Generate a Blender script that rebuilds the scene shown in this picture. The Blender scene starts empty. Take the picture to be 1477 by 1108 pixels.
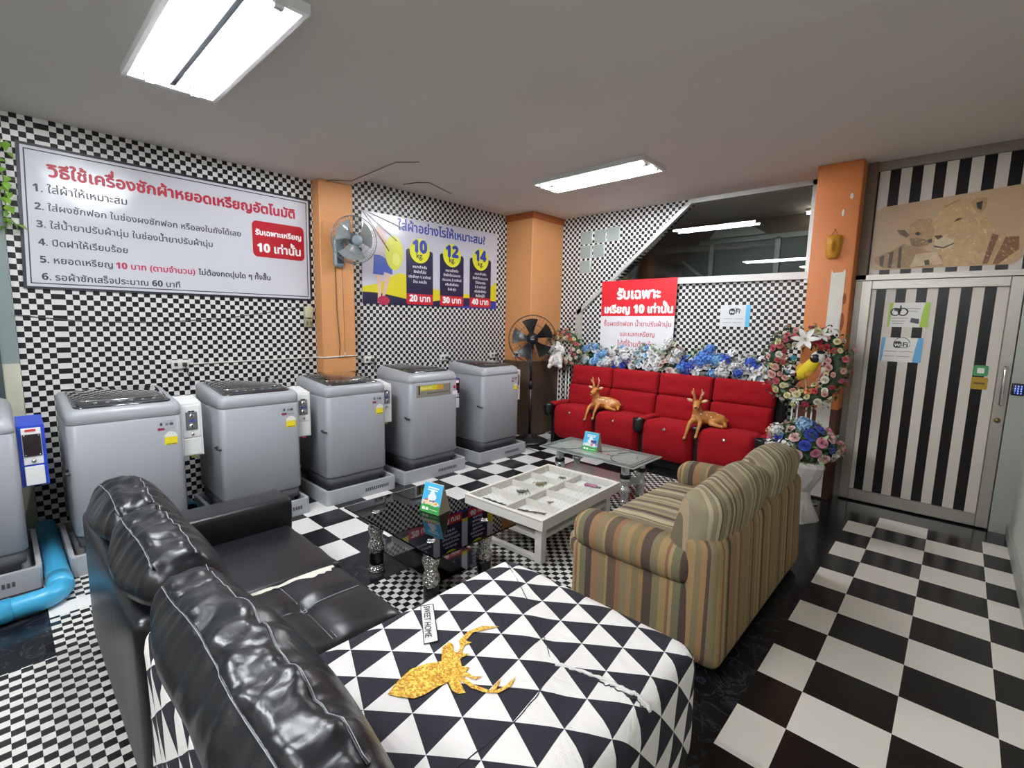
import bpy, bmesh, math, random
import numpy as np
from mathutils import Vector, Matrix
from mathutils.geometry import delaunay_2d_cdt
from mathutils import noise as mnoise

S = bpy.context.scene
RND = random.Random(11)
PI = math.pi

# ------------------------------------------------------------------ camera
def make_camera():
    yaw, pit, rol = (math.radians(a) for a in (42.925, 7.535, 1.149))
    right = Vector((math.cos(yaw), math.sin(yaw), 0)); fw = Vector((-math.sin(yaw), math.cos(yaw), 0)); up = Vector((0, 0, 1))
    f2 = fw * math.cos(pit) - up * math.sin(pit); u1 = up * math.cos(pit) + fw * math.sin(pit)
    r2 = right * math.cos(rol) + u1 * math.sin(rol); u2 = u1 * math.cos(rol) - right * math.sin(rol)
    cd = bpy.data.cameras.new('camera'); co = bpy.data.objects.new('camera', cd)
    S.collection.objects.link(co)
    cd.sensor_fit = 'HORIZONTAL'; cd.sensor_width = 36.0; cd.lens = 36.0 * 692.5 / 1477.0
    cd.clip_start = 0.02; cd.clip_end = 60
    m = Matrix((r2, u2, -f2)).transposed().to_4x4(); m.translation = (0, 0, 1.575)
    co.matrix_world = m
    S.camera = co
make_camera()

# ------------------------------------------------------------------ light and exposure
W = bpy.data.worlds.new('night'); S.world = W; W.use_nodes = True
W.node_tree.nodes['Background'].inputs[0].default_value = (0.6, 0.65, 0.8, 1)
W.node_tree.nodes['Background'].inputs[1].default_value = 0.05
S.view_settings.view_transform = 'Standard'; S.view_settings.look = 'None'
S.view_settings.exposure = 0.62; S.view_settings.gamma = 1.0; S.view_settings.use_curve_mapping = False
S.cycles.max_bounces = 10; S.cycles.diffuse_bounces = 5; S.cycles.glossy_bounces = 5
S.cycles.transparent_max_bounces = 12; S.cycles.transmission_bounces = 6
S.cycles.use_denoising = True; S.cycles.sample_clamp_indirect = 6.0
S.cycles.caustics_reflective = False; S.cycles.caustics_refractive = False
TUBE_POWER = 150.0
TUBE_COLOR = (0.95, 0.975, 1.0, 1)
ZLOW, ZHIGH, WX, YB, YD, XR, YF = 2.852, 2.973, -4.67, 5.50, 5.27, 0.42, -3.0
STEP = 2.487

# ------------------------------------------------------------------ materials
def lin(h):
    h = h.lstrip('#'); out = []
    for i in (0, 2, 4):
        c = int(h[i:i + 2], 16) / 255
        out.append(c / 12.92 if c <= .04045 else ((c + .055) / 1.055) ** 2.4)
    return (*out, 1)
class NT:
    def __init__(s, name):
        s.m = bpy.data.materials.new(name); s.m.use_nodes = True; s.t = s.m.node_tree
        s.b = s.t.nodes['Principled BSDF']
    def n(s, typ, **kw):
        nd = s.t.nodes.new(typ)
        for k, v in kw.items():
            if k.startswith('i_'):
                key = k[2:]; nd.inputs[int(key) if key.isdigit() else key].default_value = v
            else: setattr(nd, k, v)
        return nd
    def l(s, a, b): s.t.links.new(a, b)
    def math(s, op, a, b=None):
        nd = s.n('ShaderNodeMath', operation=op)
        for i, x in enumerate((a, b)):
            if x is None: continue
            if isinstance(x, (int, float)): nd.inputs[i].default_value = x
            else: s.l(x, nd.inputs[i])
        return nd.outputs[0]
    def mix(s, f, a, b):
        nd = s.n('ShaderNodeMix', data_type='RGBA')
        for sock, x in ((nd.inputs[0], f), (nd.inputs[6], a), (nd.inputs[7], b)):
            if isinstance(x, (int, float, tuple)): sock.default_value = x
            else: s.l(x, sock)
        return nd.outputs[2]
    def pos(s, kind='Object'): return s.n('ShaderNodeTexCoord').outputs[kind]
    def noise(s, scale, detail=3, vec=None, rough=.5):
        nd = s.n('ShaderNodeTexNoise', i_Scale=scale, i_Detail=detail, i_Roughness=rough)
        s.l(vec if vec is not None else s.pos(), nd.inputs['Vector']); return nd.outputs[0]
    def bump(s, h, strength=.3, dist=.01):
        nd = s.n('ShaderNodeBump', i_Strength=strength, i_Distance=dist); s.l(h, nd.inputs['Height']); s.l(nd.outputs[0], s.b.inputs['Normal']); return nd
    def base(s, c): s.l(c, s.b.inputs['Base Color'])
def P(name, hexc, rough=.5, metal=0., var=0., vs=8., bump=0., bs=60., coat=0., spec=None, sheen=0.):
    """plain principled material with optional slight tone variation and bump"""
    k = NT(name); c = lin(hexc)
    k.b.inputs['Base Color'].default_value = c; k.b.inputs['Roughness'].default_value = rough
    k.b.inputs['Metallic'].default_value = metal; k.b.inputs['Coat Weight'].default_value = coat
    if spec is not None: k.b.inputs['Specular IOR Level'].default_value = spec
    if sheen: k.b.inputs['Sheen Weight'].default_value = sheen
    if var:
        f = k.noise(vs, 4); d = tuple(x * (1 - var) for x in c[:3]) + (1,)
        k.base(k.mix(f, c, d))
    if bump: k.bump(k.noise(bs, 3), bump)
    return k.m
def checker(name, ca, cb, ax, pitch, org, rough=.4, seam=None, wear=.12, bump=.05, spec=.5):
    """two-tone squares along the two given object axes; seam=(axis coordinate) where one row is doubled"""
    k = NT(name); sx = k.n('ShaderNodeSeparateXYZ'); k.l(k.pos(), sx.inputs[0])
    fl = []
    for i in (0, 1):
        u = k.math('DIVIDE', k.math('SUBTRACT', sx.outputs[ax[i]], org[i]), pitch[i])
        if seam is not None and i == 0:
            g = k.math('GREATER_THAN', u, seam); u = k.math('SUBTRACT', u, g)
        fl.append(k.math('FLOOR', u))
    p = k.math('MODULO', k.math('ADD', k.math('ADD', fl[0], fl[1]), 2000), 2)
    nz = k.noise(5, 5)
    a = k.mix(k.math('MULTIPLY', nz, wear), lin(ca), lin('#8a8378')); b = k.mix(k.math('MULTIPLY', nz, wear * .6), lin(cb), lin('#4a4846'))
    k.base(k.mix(p, a, b)); k.b.inputs['Roughness'].default_value = rough; k.b.inputs['Specular IOR Level'].default_value = spec
    if bump: k.bump(k.noise(9, 2), bump, .02)
    return k.m
def glass_thin(name, tint=(1, 1, 1, 1), gloss=1.0, ior=1.5, rough=0.0):
    k = NT(name); t = k.t; t.nodes.remove(k.b)
    tr = k.n('ShaderNodeBsdfTransparent'); tr.inputs[0].default_value = tint
    gl = k.n('ShaderNodeBsdfGlossy', i_Roughness=rough); gl.inputs[0].default_value = (gloss, gloss, gloss, 1)
    fr = k.n('ShaderNodeFresnel', i_IOR=ior); mx = k.n('ShaderNodeMixShader')
    ge = k.n('ShaderNodeNewGeometry'); k.l(k.math('MULTIPLY', fr.outputs[0], k.math('SUBTRACT', 1.0, ge.outputs['Backfacing'])), mx.inputs[0]); k.l(tr.outputs[0], mx.inputs[1]); k.l(gl.outputs[0], mx.inputs[2])
    k.l(mx.outputs[0], t.nodes['Material Output'].inputs[0]); return k.m
def emit(name, col, power):
    k = NT(name); k.b.inputs['Base Color'].default_value = col; k.b.inputs['Emission Color'].default_value = col
    k.b.inputs['Emission Strength'].default_value = power; return k.m
def stripes(name, axis, seed, warm_lit, period=.42):
    """woven upholstery stripes along one object axis"""
    k = NT(name); sx = k.n('ShaderNodeSeparateXYZ'); k.l(k.pos(), sx.inputs[0])
    co = k.math('ADD', sx.outputs[1], k.math('MULTIPLY', sx.outputs[0], .85)) if axis == 'wrap' else sx.outputs[axis]
    u = k.math('FRACT', k.math('ADD', k.math('DIVIDE', co, period), 20 + seed))
    cols = ['#b5a78a', '#8d8670', '#bcae90', '#5f554f', '#837d68', '#ad9d7e', '#77725f', '#c2b496', '#978c74', '#574d4b', '#a49476', '#847e6c', '#b8a688', '#6f6555', '#ae9a7e', '#928a72']
    if warm_lit: cols = ['#a3865f', '#847659', '#a07c55', '#4f4240', '#85785c', '#a58c62', '#8a6450', '#ab946c', '#76725a', '#4b3f3e', '#9c7657', '#8c7c5e', '#a88c64', '#625448', '#986c52', '#8e8062']  # rustier palette: warm light on the sofa's outer side put into the colour
    r = k.n('ShaderNodeValToRGB'); r.color_ramp.interpolation = 'CONSTANT'; k.l(u, r.inputs[0])
    e = r.color_ramp.elements; rr = random.Random(seed); x = 0.0
    e[0].position = 0; e[0].color = lin(cols[0]); e[1].position = .05; e[1].color = lin(cols[1]); x = .05
    for i in range(2, 16):
        x += (.03, .07, .045, .09)[rr.randrange(4)] if i < 15 else .05
        x = min(x, .97); q = e.new(x); q.color = lin(cols[i])
    nz = k.noise(220, 2); big = k.noise(3, 3)
    c = k.mix(k.math('MULTIPLY', nz, .35), r.outputs[0], lin('#5a5040')); k.base(k.mix(k.math('MULTIPLY', big, .2), c, lin('#6a5c44')))
    k.b.inputs['Roughness'].default_value = .95; k.b.inputs['Specular IOR Level'].default_value = .15
    k.bump(nz, .35, .004); return k.m
def triangles(name):
    """black and off-white triangular grid printed on the cover (UV in metres)"""
    k = NT(name); uv = k.n('ShaderNodeUVMap'); sx = k.n('ShaderNodeSeparateXYZ'); k.l(uv.outputs[0], sx.inputs[0])
    h = .140 * math.sqrt(3) / 2; fl = None
    for a in (38.5, 158.5, 278.5):
        n = (math.cos(math.radians(a + 90)) / h, math.sin(math.radians(a + 90)) / h)
        off = 1.007 * n[0] - .704 * n[1]
        q = k.math('ADD', k.math('ADD', k.math('MULTIPLY', sx.outputs[0], n[0]), k.math('MULTIPLY', sx.outputs[1], n[1])), off)
        q = k.math('FLOOR', q); fl = q if fl is None else k.math('ADD', fl, q)
    p = k.math('MODULO', k.math('ADD', fl, 2000), 2)
    k.base(k.mix(p, lin('#2b2a33'), lin('#e6e2e0'))); k.b.inputs['Roughness'].default_value = .8
    k.b.inputs['Specular IOR Level'].default_value = .2
    w = k.n('ShaderNodeTexNoise', i_Scale=7, i_Detail=4, i_Distortion=1.5); k.l(k.pos(), w.inputs[0]); k.bump(w.outputs[0], .35, .03); return k.m
def leather(name, hexc='#12141c', wr=1.0):
    k = NT(name); k.b.inputs['Base Color'].default_value = lin(hexc); k.b.inputs['Roughness'].default_value = .33
    mp = k.n('ShaderNodeMapping'); mp.inputs['Scale'].default_value = (3.2, 2.6, 2.2); k.l(k.pos(), mp.inputs[0])
    a = k.n('ShaderNodeTexNoise', i_Scale=1.6, i_Detail=3, i_Distortion=1.2); k.l(mp.outputs[0], a.inputs[0])
    g = k.noise(260, 2); h = k.math('ADD', k.math('MULTIPLY', a.outputs[0], wr), k.math('MULTIPLY', g, .02))
    k.bump(h, .38, .03); return k.m
def marble(name):
    k = NT(name); n = k.n('ShaderNodeTexNoise', i_Scale=5, i_Detail=7, i_Distortion=2.2); k.l(k.pos(), n.inputs[0])
    r = k.n('ShaderNodeValToRGB'); k.l(n.outputs[0], r.inputs[0]); e = r.color_ramp.elements
    e[0].position = .47; e[0].color = lin('#15161a'); e[1].position = .53; e[1].color = lin('#17181c'); q = e.new(.5); q.color = lin('#303238')
    k.base(r.outputs[0]); k.b.inputs['Specular IOR Level'].default_value = .3; k.b.inputs['Roughness'].default_value = .16; return k.m
def two_band(name, top, low, z, rough=.55):
    """wall paint with a darker painted dado below height z"""
    k = NT(name); sx = k.n('ShaderNodeSeparateXYZ'); k.l(k.pos(), sx.inputs[0])
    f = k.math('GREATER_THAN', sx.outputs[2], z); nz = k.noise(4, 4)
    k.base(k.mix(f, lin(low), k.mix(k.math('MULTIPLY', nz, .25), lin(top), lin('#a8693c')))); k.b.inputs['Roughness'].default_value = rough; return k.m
def vstripes(name, x0, pitch, rough=.3):
    k = NT(name); sx = k.n('ShaderNodeSeparateXYZ'); k.l(k.pos(), sx.inputs[0])
    p = k.math('MODULO', k.math('ADD', k.math('FLOOR', k.math('DIVIDE', k.math('SUBTRACT', sx.outputs[0], x0), pitch)), 200), 2)
    k.base(k.mix(p, lin('#cfc6bd'), lin('#130f10'))); k.b.inputs['Roughness'].default_value = rough; k.b.inputs['Specular IOR Level'].default_value = .25; k.bump(k.noise(6, 2), .05, .02); return k.m
def fawn(name):
    k = NT(name); sx = k.n('ShaderNodeSeparateXYZ'); k.l(k.pos(), sx.inputs[0])
    v = k.n('ShaderNodeTexVoronoi', i_Scale=34); k.l(k.pos(), v.inputs['Vector'])
    sp = k.math('MULTIPLY', k.math('LESS_THAN', v.outputs['Distance'], .27), k.math('MULTIPLY', k.math('GREATER_THAN', sx.outputs[2], .075), k.math('LESS_THAN', sx.outputs[2], .2)))
    b = k.mix(k.noise(9, 3), lin('#a5632a'), lin('#c98e4a')); k.base(k.mix(sp, b, lin('#f0dfc0')))
    k.b.inputs['Roughness'].default_value = .35; k.bump(k.noise(120, 2), .2, .004); return k.m
def mosaic(name):
    k = NT(name); v = k.n('ShaderNodeTexVoronoi', i_Scale=95); k.l(k.pos(), v.inputs['Vector'])
    k.b.inputs['Metallic'].default_value = .9; k.b.inputs['Roughness'].default_value = .12
    k.base(k.mix(v.outputs['Color'], lin('#8a8680'), lin('#f4f2ee'))); k.bump(v.outputs['Distance'], .9, .01); return k.m
def glitter(name):
    k = NT(name); v = k.n('ShaderNodeTexVoronoi', i_Scale=190); k.l(k.pos(), v.inputs['Vector'])
    sp = k.n('ShaderNodeSeparateColor'); k.l(v.outputs['Color'], sp.inputs[0])
    r = k.n('ShaderNodeValToRGB'); k.l(sp.outputs[0], r.inputs[0]); e = r.color_ramp.elements
    e[0].color = lin('#a06a12'); e[1].color = lin('#f4d766'); q = e.new(.5); q.color = lin('#d8a028')
    k.base(r.outputs[0]); k.b.inputs['Roughness'].default_value = .45; return k.m
MS = {}
def M_(key, fn, *a, **k):
    if key not in MS: MS[key] = fn(key, *a, **k)
    return MS[key]
def col(hexc, rough=.5, **k): return M_('paint_%s_%d' % (hexc.lstrip('#'), int(rough * 100)) + ''.join(sorted(k)), lambda n: P(n, hexc, rough, **k))

# ------------------------------------------------------------------ mesh builder
def TR(loc=(0, 0, 0), rz=0, rx=0, ry=0, s=(1, 1, 1)):
    return Matrix.Translation(loc) @ Matrix.Rotation(rz, 4, 'Z') @ Matrix.Rotation(ry, 4, 'Y') @ Matrix.Rotation(rx, 4, 'X') @ Matrix.Diagonal((*s, 1))
def FR(o, right, up):
    r = Vector(right).normalized(); u = Vector(up).normalized(); n = r.cross(u)
    m = Matrix((r, u, n)).transposed().to_4x4(); m.translation = o; return m
class MB:
    def __init__(s): s.v = []; s.f = []; s.mats = []; s.uvs = False
    def mi(s, m):
        if m not in s.mats: s.mats.append(m)
        return s.mats.index(m)
    def add(s, vs, fs, mat, smooth=False, M=None, uv=None):
        b = len(s.v); k = s.mi(mat)
        for p in vs:
            p = Vector(p); s.v.append(M @ p if M is not None else p)
        for i, f in enumerate(fs): s.f.append(([b + j for j in f], k, smooth, uv[i] if uv else None))
        if uv: s.uvs = True
        return s
    def bm(s, bm, mat, smooth=False, M=None):
        bm.verts.ensure_lookup_table()
        for i, v in enumerate(bm.verts): v.index = i
        s.add([v.co.copy() for v in bm.verts], [[v.index for v in f.verts] for f in bm.faces], mat, smooth, M); bm.free(); return s
    def box(s, lo, hi, mat, bev=0., seg=2, M=None, smooth=None):
        bm = bmesh.new(); bmesh.ops.create_cube(bm, size=1)
        for v in bm.verts: v.co = Vector([(lo[i] + hi[i]) / 2 + v.co[i] * (hi[i] - lo[i]) for i in range(3)])
        if bev: bmesh.ops.bevel(bm, geom=bm.edges[:], offset=bev, segments=seg, profile=.5, affect='EDGES')
        return s.bm(bm, mat, bool(bev and seg > 1) if smooth is None else smooth, M)
    def prism(s, pts, z0, z1, mat, M=None):
        n = len(pts); vs = [(x, y, z0) for x, y in pts] + [(x, y, z1) for x, y in pts]
        a = sum(pts[i][0] * pts[(i + 1) % n][1] - pts[(i + 1) % n][0] * pts[i][1] for i in range(n))
        idx = list(range(n)) if a > 0 else list(range(n))[::-1]
        fs = [[i + n for i in idx], [i for i in idx[::-1]]] + [[idx[i], idx[(i + 1) % n], idx[(i + 1) % n] + n, idx[i] + n] for i in range(n)]
        return s.add(vs, fs, mat, False, M)
    def loft(s, rings, mat, smooth=True, caps=(True, True), M=None):
        n = len(rings[0]); vs = [p for r in rings for p in r]; fs = []
        for j in range(len(rings) - 1):
            for i in range(n): fs.append([j * n + i, j * n + (i + 1) % n, (j + 1) * n + (i + 1) % n, (j + 1) * n + i])
        if caps[0]: fs.append(list(range(n))[::-1])
        if caps[1]: fs.append([(len(rings) - 1) * n + i for i in range(n)])
        return s.add(vs, fs, mat, smooth, M)
    def tube(s, pts, r, mat, n=8, closed=False, M=None, caps=True):
        pts = [Vector(p) for p in pts]; N = len(pts); rings = []; prev = None
        for i in range(N):
            a = pts[(i - 1) % N] if (closed or i > 0) else pts[i]; b = pts[(i + 1) % N] if (closed or i < N - 1) else pts[i]
            t = (b - a).normalized()
            if prev is None:
                u = t.orthogonal().normalized()
            else:
                u = (prev - t * prev.dot(t)); u = u.normalized() if u.length > 1e-6 else t.orthogonal().normalized()
            prev = u; w = t.cross(u); rr = r[i] if isinstance(r, (list, tuple)) else r
            rings.append([pts[i] + (u * math.cos(2 * PI * k / n) + w * math.sin(2 * PI * k / n)) * rr for k in range(n)])
        if closed: rings.append(rings[0])
        return s.loft(rings, mat, True, (caps and not closed, caps and not closed), M)
    def cyl(s, p0, p1, r, mat, n=20, M=None, r1=None): return s.tube([p0, p1], [r, r if r1 is None else r1], mat, n, M=M)
    def lathe(s, prof, mat, n=24, M=None, smooth=True):
        return s.loft([[(r * math.cos(2 * PI * k / n), r * math.sin(2 * PI * k / n), z) for k in range(n)] for r, z in prof], mat, smooth, (True, True), M)
    def ball(s, c, r, mat, n=14, M=None):
        r = (r, r, r) if isinstance(r, (int, float)) else r; rings = []
        for j in range(1, n):
            a = PI * j / n - PI / 2
            rings.append([(c[0] + r[0] * math.cos(a) * math.cos(2 * PI * k / (n + 4)), c[1] + r[1] * math.cos(a) * math.sin(2 * PI * k / (n + 4)), c[2] + r[2] * math.sin(a)) for k in range(n + 4)])
        return s.loft(rings, mat, True, (True, True), M)
    def grid(s, fn, nu, nv, mat, smooth=True, M=None):
        vs = [fn(i / nu, j / nv) for j in range(nv + 1) for i in range(nu + 1)]
        fs = [[j * (nu + 1) + i, j * (nu + 1) + i + 1, (j + 1) * (nu + 1) + i + 1, (j + 1) * (nu + 1) + i] for j in range(nv) for i in range(nu)]
        return s.add(vs, fs, mat, smooth, M)
    def rblock(s, lo, hi, r, mat, n=(6, 6, 4), fn=None, M=None, uvfn=None):
        """rounded block on a fine grid; fn(p, local in -1..1) may push vertices about"""
        c = [(lo[i] + hi[i]) / 2 for i in range(3)]; h = [(hi[i] - lo[i]) / 2 for i in range(3)]
        rr = [min(r, h[i] * .98) for i in range(3)]
        ax = []
        for i in range(3):
            e = [-h[i] + rr[i] * t for t in (0, .25, .55, 1)]
            mid = [-h[i] + rr[i] + (2 * h[i] - 2 * rr[i]) * k / n[i] for k in range(1, n[i])]
            ax.append(e + mid + [-x for x in e[::-1]])
        vs = []; key = {}; fs = []; uvs = []
        def vert(p):
            q = tuple(round(x, 5) for x in p)
            if q in key: return key[q]
            inner = [max(-(h[i] - rr[i]), min(h[i] - rr[i], p[i])) for i in range(3)]
            d = Vector([(p[i] - inner[i]) / rr[i] for i in range(3)]); d.normalize()
            o = Vector([inner[i] + d[i] * rr[i] + c[i] for i in range(3)])
            if fn: o = Vector(fn(o, [p[i] / h[i] for i in range(3)]))
            key[q] = len(vs); vs.append(o); return key[q]
        for a in range(3):
            b, d = (a + 1) % 3, (a + 2) % 3
            for sg in (-1, 1):
                for i in range(len(ax[b]) - 1):
                    for j in range(len(ax[d]) - 1):
                        quad = []
                        for (ii, jj) in ((i, j), (i + 1, j), (i + 1, j + 1), (i, j + 1)):
                            p = [0, 0, 0]; p[a] = sg * h[a]; p[b] = ax[b][ii]; p[d] = ax[d][jj]; quad.append(p)
                        if sg < 0: quad = quad[::-1]
                        ids = [vert(p) for p in quad]
                        fs.append(ids)
                        if uvfn: uvs.append([uvfn(p, h, c, a, sg) for p in quad])
        return s.add(vs, fs, mat, True, M, uvs if uvfn else None)
    def text(s, string, M, mat, width=None, size=None, align='L', bold=0., maxh=None):
        vs, fs, w = text_geo(string); k = width / w if width else size
        off = {'L': 0, 'C': -w * k / 2, 'R': -w * k}[align]
        sh = [(0, 0, 0)] if not bold else [(bold * math.cos(a), bold * math.sin(a), i * .00012) for i, a in enumerate((0, PI * .5, PI, PI * 1.5))]
        for dx, dy, dz in sh: s.add([(x * k + off + dx, y * k + dy, dz) for x, y in vs], fs, mat, False, M)
        return s
    def build(s, name, parent=None, world=False, merge=False):
        me = bpy.data.meshes.new(name)
        o = bpy.data.objects.new(name, me); S.collection.objects.link(o)
        inv = None
        if parent is not None:
            o.parent = parent
            if world:
                root = parent; m = root.matrix_basis.copy()
                while root.parent: root = root.parent; m = root.matrix_basis @ m
                inv = m.inverted()
        vv = [inv @ v for v in s.v] if inv else s.v
        me.from_pydata([tuple(v) for v in vv], [], [f[0] for f in s.f])
        for m in s.mats: me.materials.append(m)
        for p, f in zip(me.polygons, s.f): p.material_index = f[1]; p.use_smooth = f[2]
        if s.uvs:
            ul = me.uv_layers.new(name='UVMap')
            for p, f in zip(me.polygons, s.f):
                if f[3]:
                    for li, q in zip(p.loop_indices, f[3]): ul.data[li].uv = q
        if merge:
            bm = bmesh.new(); bm.from_mesh(me); bmesh.ops.remove_doubles(bm, verts=bm.verts, dist=1e-5); bm.to_mesh(me); bm.free()
        me.update(); return o
TC = {}
def raw_text(st):
    if st in TC: return TC[st]
    c = bpy.data.curves.new('lettering', 'FONT'); c.body = st; c.size = 1; c.resolution_u = 4
    c.fill_mode = 'NONE' if c.dimensions == '3D' else c.fill_mode
    c.dimensions = '2D'; c.fill_mode = 'NONE'
    o = bpy.data.objects.new('lettering', c); me = bpy.data.meshes.new_from_object(o)
    # fill by winding number, so overlapping strokes of a glyph stay solid
    pv = [(v.co.x, v.co.y) for v in me.vertices]; nxt = {}; ed = [tuple(e.vertices) for e in me.edges]
    cv, ce, cf = ([], [], [])
    if pv:
        q = delaunay_2d_cdt([Vector(p) for p in pv], ed, [], 0, 1e-6); cv = [(p.x, p.y) for p in q[0]]; cf = [list(f) for f in q[2]]
        A = np.array([pv[a] for a, b in ed]); B = np.array([pv[b] for a, b in ed])
        # edges follow the spline order except each loop's closing edge, which runs last to first
        for i, (a, b) in enumerate(ed):
            if abs(a - b) > 1: A[i], B[i] = pv[max(a, b)], pv[min(a, b)]
            else: A[i], B[i] = pv[min(a, b)], pv[max(a, b)]
        T = np.array([[sum(cv[j][0] for j in f) / len(f), sum(cv[j][1] for j in f) / len(f)] for f in cf])
        up = (A[None, :, 1] <= T[:, None, 1]) & (B[None, :, 1] > T[:, None, 1]); dn = (A[None, :, 1] > T[:, None, 1]) & (B[None, :, 1] <= T[:, None, 1])
        cr = (B[None, :, 0] - A[None, :, 0]) * (T[:, None, 1] - A[None, :, 1]) - (T[:, None, 0] - A[None, :, 0]) * (B[None, :, 1] - A[None, :, 1])
        w = (up & (cr > 0)).sum(1) - (dn & (cr < 0)).sum(1); cf = [f for f, k in zip(cf, w) if k != 0]
    r = (cv, cf)
    bpy.data.objects.remove(o); bpy.data.curves.remove(c); bpy.data.meshes.remove(me); TC[st] = r; return r
def maxx(st): return max([v[0] for v in raw_text(st)[0]] + [0])
def text_geo(st):
    """Thai tone marks that sit over an upper vowel are lifted above it"""
    st = ''.join(chr(0x1D7EC + int(ch)) if ch in '0123456789' else ch for ch in st)
    base = ''; lifts = []
    for i, ch in enumerate(st):
        if ch in '\u0e48\u0e49\u0e4a\u0e4b' and (st[i - 1] in '\u0e31\u0e34\u0e35\u0e36\u0e37' or st[i + 1:i + 2] == '\u0e33'): lifts.append((len(base), ch))
        else: base += ch
    vs, fs = raw_text(base); vs = list(vs); fs = list(fs)
    for n, ch in lifts:
        adv = maxx(base[:n] + '|') - maxx('|'); tv, tf = raw_text(ch); b = len(vs)
        vs += [(x + adv, y + .17) for x, y in tv]; fs += [[j + b for j in f] for f in tf]
    x0 = min(v[0] for v in vs); return [(x - x0, y) for x, y in vs], fs, max(v[0] for v in vs) - x0
def thing(name, label, cat, loc=(0, 0, 0), rz=0, group=None):
    o = bpy.data.objects.new(name, None); S.collection.objects.link(o); o.location = loc; o.rotation_euler = (0, 0, rz)
    o.matrix_basis = TR(loc, rz); o.empty_display_size = .1
    return tag(o, label, cat, group)
def tag(o, label, cat, group=None, kind=None):
    o['label'] = label; o['category'] = cat
    if group: o['group'] = group
    if kind: o['kind'] = kind
    return o
def struct(o): o['kind'] = 'structure'; return o
def inst(name, src, parent, loc=(0, 0, 0), rot=(0, 0, 0), sc=1.0):
    o = bpy.data.objects.new(name, src); S.collection.objects.link(o); o.parent = parent
    o.location = loc; o.rotation_euler = rot; o.scale = (sc, sc, sc) if isinstance(sc, (int, float)) else sc; return o
def arc(c, r, a0, a1, n, ax=(0, 1)):
    out = []
    for i in range(n + 1):
        a = a0 + (a1 - a0) * i / n; p = list(c); p[ax[0]] += r * math.cos(a); p[ax[1]] += r * math.sin(a); out.append(tuple(p))
    return out
def rrect(x0, x1, y0, y1, r, n=4):
    """rounded rectangle outline, counter-clockwise"""
    out = []
    for cx, cy, a in ((x1 - r, y0 + r, -PI / 2), (x1 - r, y1 - r, 0), (x0 + r, y1 - r, PI / 2), (x0 + r, y0 + r, PI)):
        for i in range(n + 1): out.append((cx + r * math.cos(a + PI / 2 * i / n), cy + r * math.sin(a + PI / 2 * i / n)))
    return out
def ell(cx, cy, rx, ry, n=28): return [(cx + rx * math.cos(2 * PI * i / n), cy + ry * math.sin(2 * PI * i / n)) for i in range(n)]

# ================================================================== materials used widely
SQ = .0375
m_wall_l = checker('checker_wall_left', '#d9d8d6', '#17161c', (1, 2), (SQ, SQ), (.0975, .0085), .42, seam=6.0, spec=.22)
m_wall_b = checker('checker_wall_back', '#d9d8d6', '#17161c', (0, 2), (SQ, SQ), (-4.2, 2.012 - SQ * 60), .42, spec=.22)
m_white = col('#e4e3df', .35)
m_ceil = P('ceiling_paint', '#d8d4ce', .85, var=.05, vs=1.2)
m_alu = P('brushed_aluminium', '#a9a49b', .35, metal=.55, var=.15, vs=30)
m_alu2 = P('grey_aluminium', '#b9bab8', .4, metal=.35)
m_black = col('#101013', .4)
m_chrome = P('chrome', '#d8d8d8', .12, metal=1)
m_dark = col('#1c1c20', .5)

# ================================================================== floor: zones of tiles laid flat in one sheet
def floor():
    mb = MB()
    small = checker('small_floor_squares', '#d8d7d3', '#17171a', (0, 1), (.0385, .0385), (-2.43, .07), .22, wear=.25, bump=0, spec=.4)
    big_l = checker('large_floor_tiles', '#dcdcda', '#1b1c1f', (0, 1), (.27, .2615), (-2.823 - .27 * 20, 1.827 - .2615 * 20 + .2615), .16, wear=.08, bump=.03, spec=.4)
    big_r = checker('large_aisle_tiles', '#e2dcd2', '#120f10', (0, 1), (.307, .2665), (-.348 - .307 * 20, 4.665 - .2665 * 20), .2, wear=.1, bump=.03, spec=.3)
    mar = marble('dark_marble_tile'); wt = col('#dcdcda', .2)
    def zone(x, y):
        if x > -.53 and 1.2 < y < 4.93:
            return big_r
        if -3.44 < x < -3.30 and .07 < y < .33: return wt
        if x < -2.823 and y > 1.3: return big_l
        if y < 1.2 and x < -.9:
            if (x < -2.9 and y < .07) or y < -.6: return mar
            return small if y < .9 and x < -1.4 else mar
        if -2.42 < x < -1.0 and 1.2 < y < 4.62: return small
        return mar
    xs = sorted({WX - .1, -3.44, -3.30, -2.9, -2.823, -2.42, -1.4, -1.0, -.9, -.53, XR + .1})
    ys = sorted({YF - .1, -.6, .07, .33, .9, 1.2, 1.3, 4.62, 4.93, YB + 1.6})
    for i in range(len(xs) - 1):
        for j in range(len(ys) - 1):
            mt = zone((xs[i] + xs[i + 1]) / 2, (ys[j] + ys[j + 1]) / 2)
            mb.add([(xs[i], ys[j], 0), (xs[i + 1], ys[j], 0), (xs[i + 1], ys[j + 1], 0), (xs[i], ys[j + 1], 0)], [[0, 1, 2, 3]], mt)
    x0, x1, y0, y1 = xs[0], xs[-1], ys[0], ys[-1]
    mb.add([(x0, y0, -.1), (x1, y0, -.1), (x1, y1, -.1), (x0, y1, -.1), (x0, y0, 0), (x1, y0, 0), (x1, y1, 0), (x0, y1, 0)],
           [[3, 2, 1, 0], [0, 1, 5, 4], [1, 2, 6, 5], [2, 3, 7, 6], [3, 0, 4, 7]], mar)
    struct(mb.build('floor', merge=True))
floor()

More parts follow.
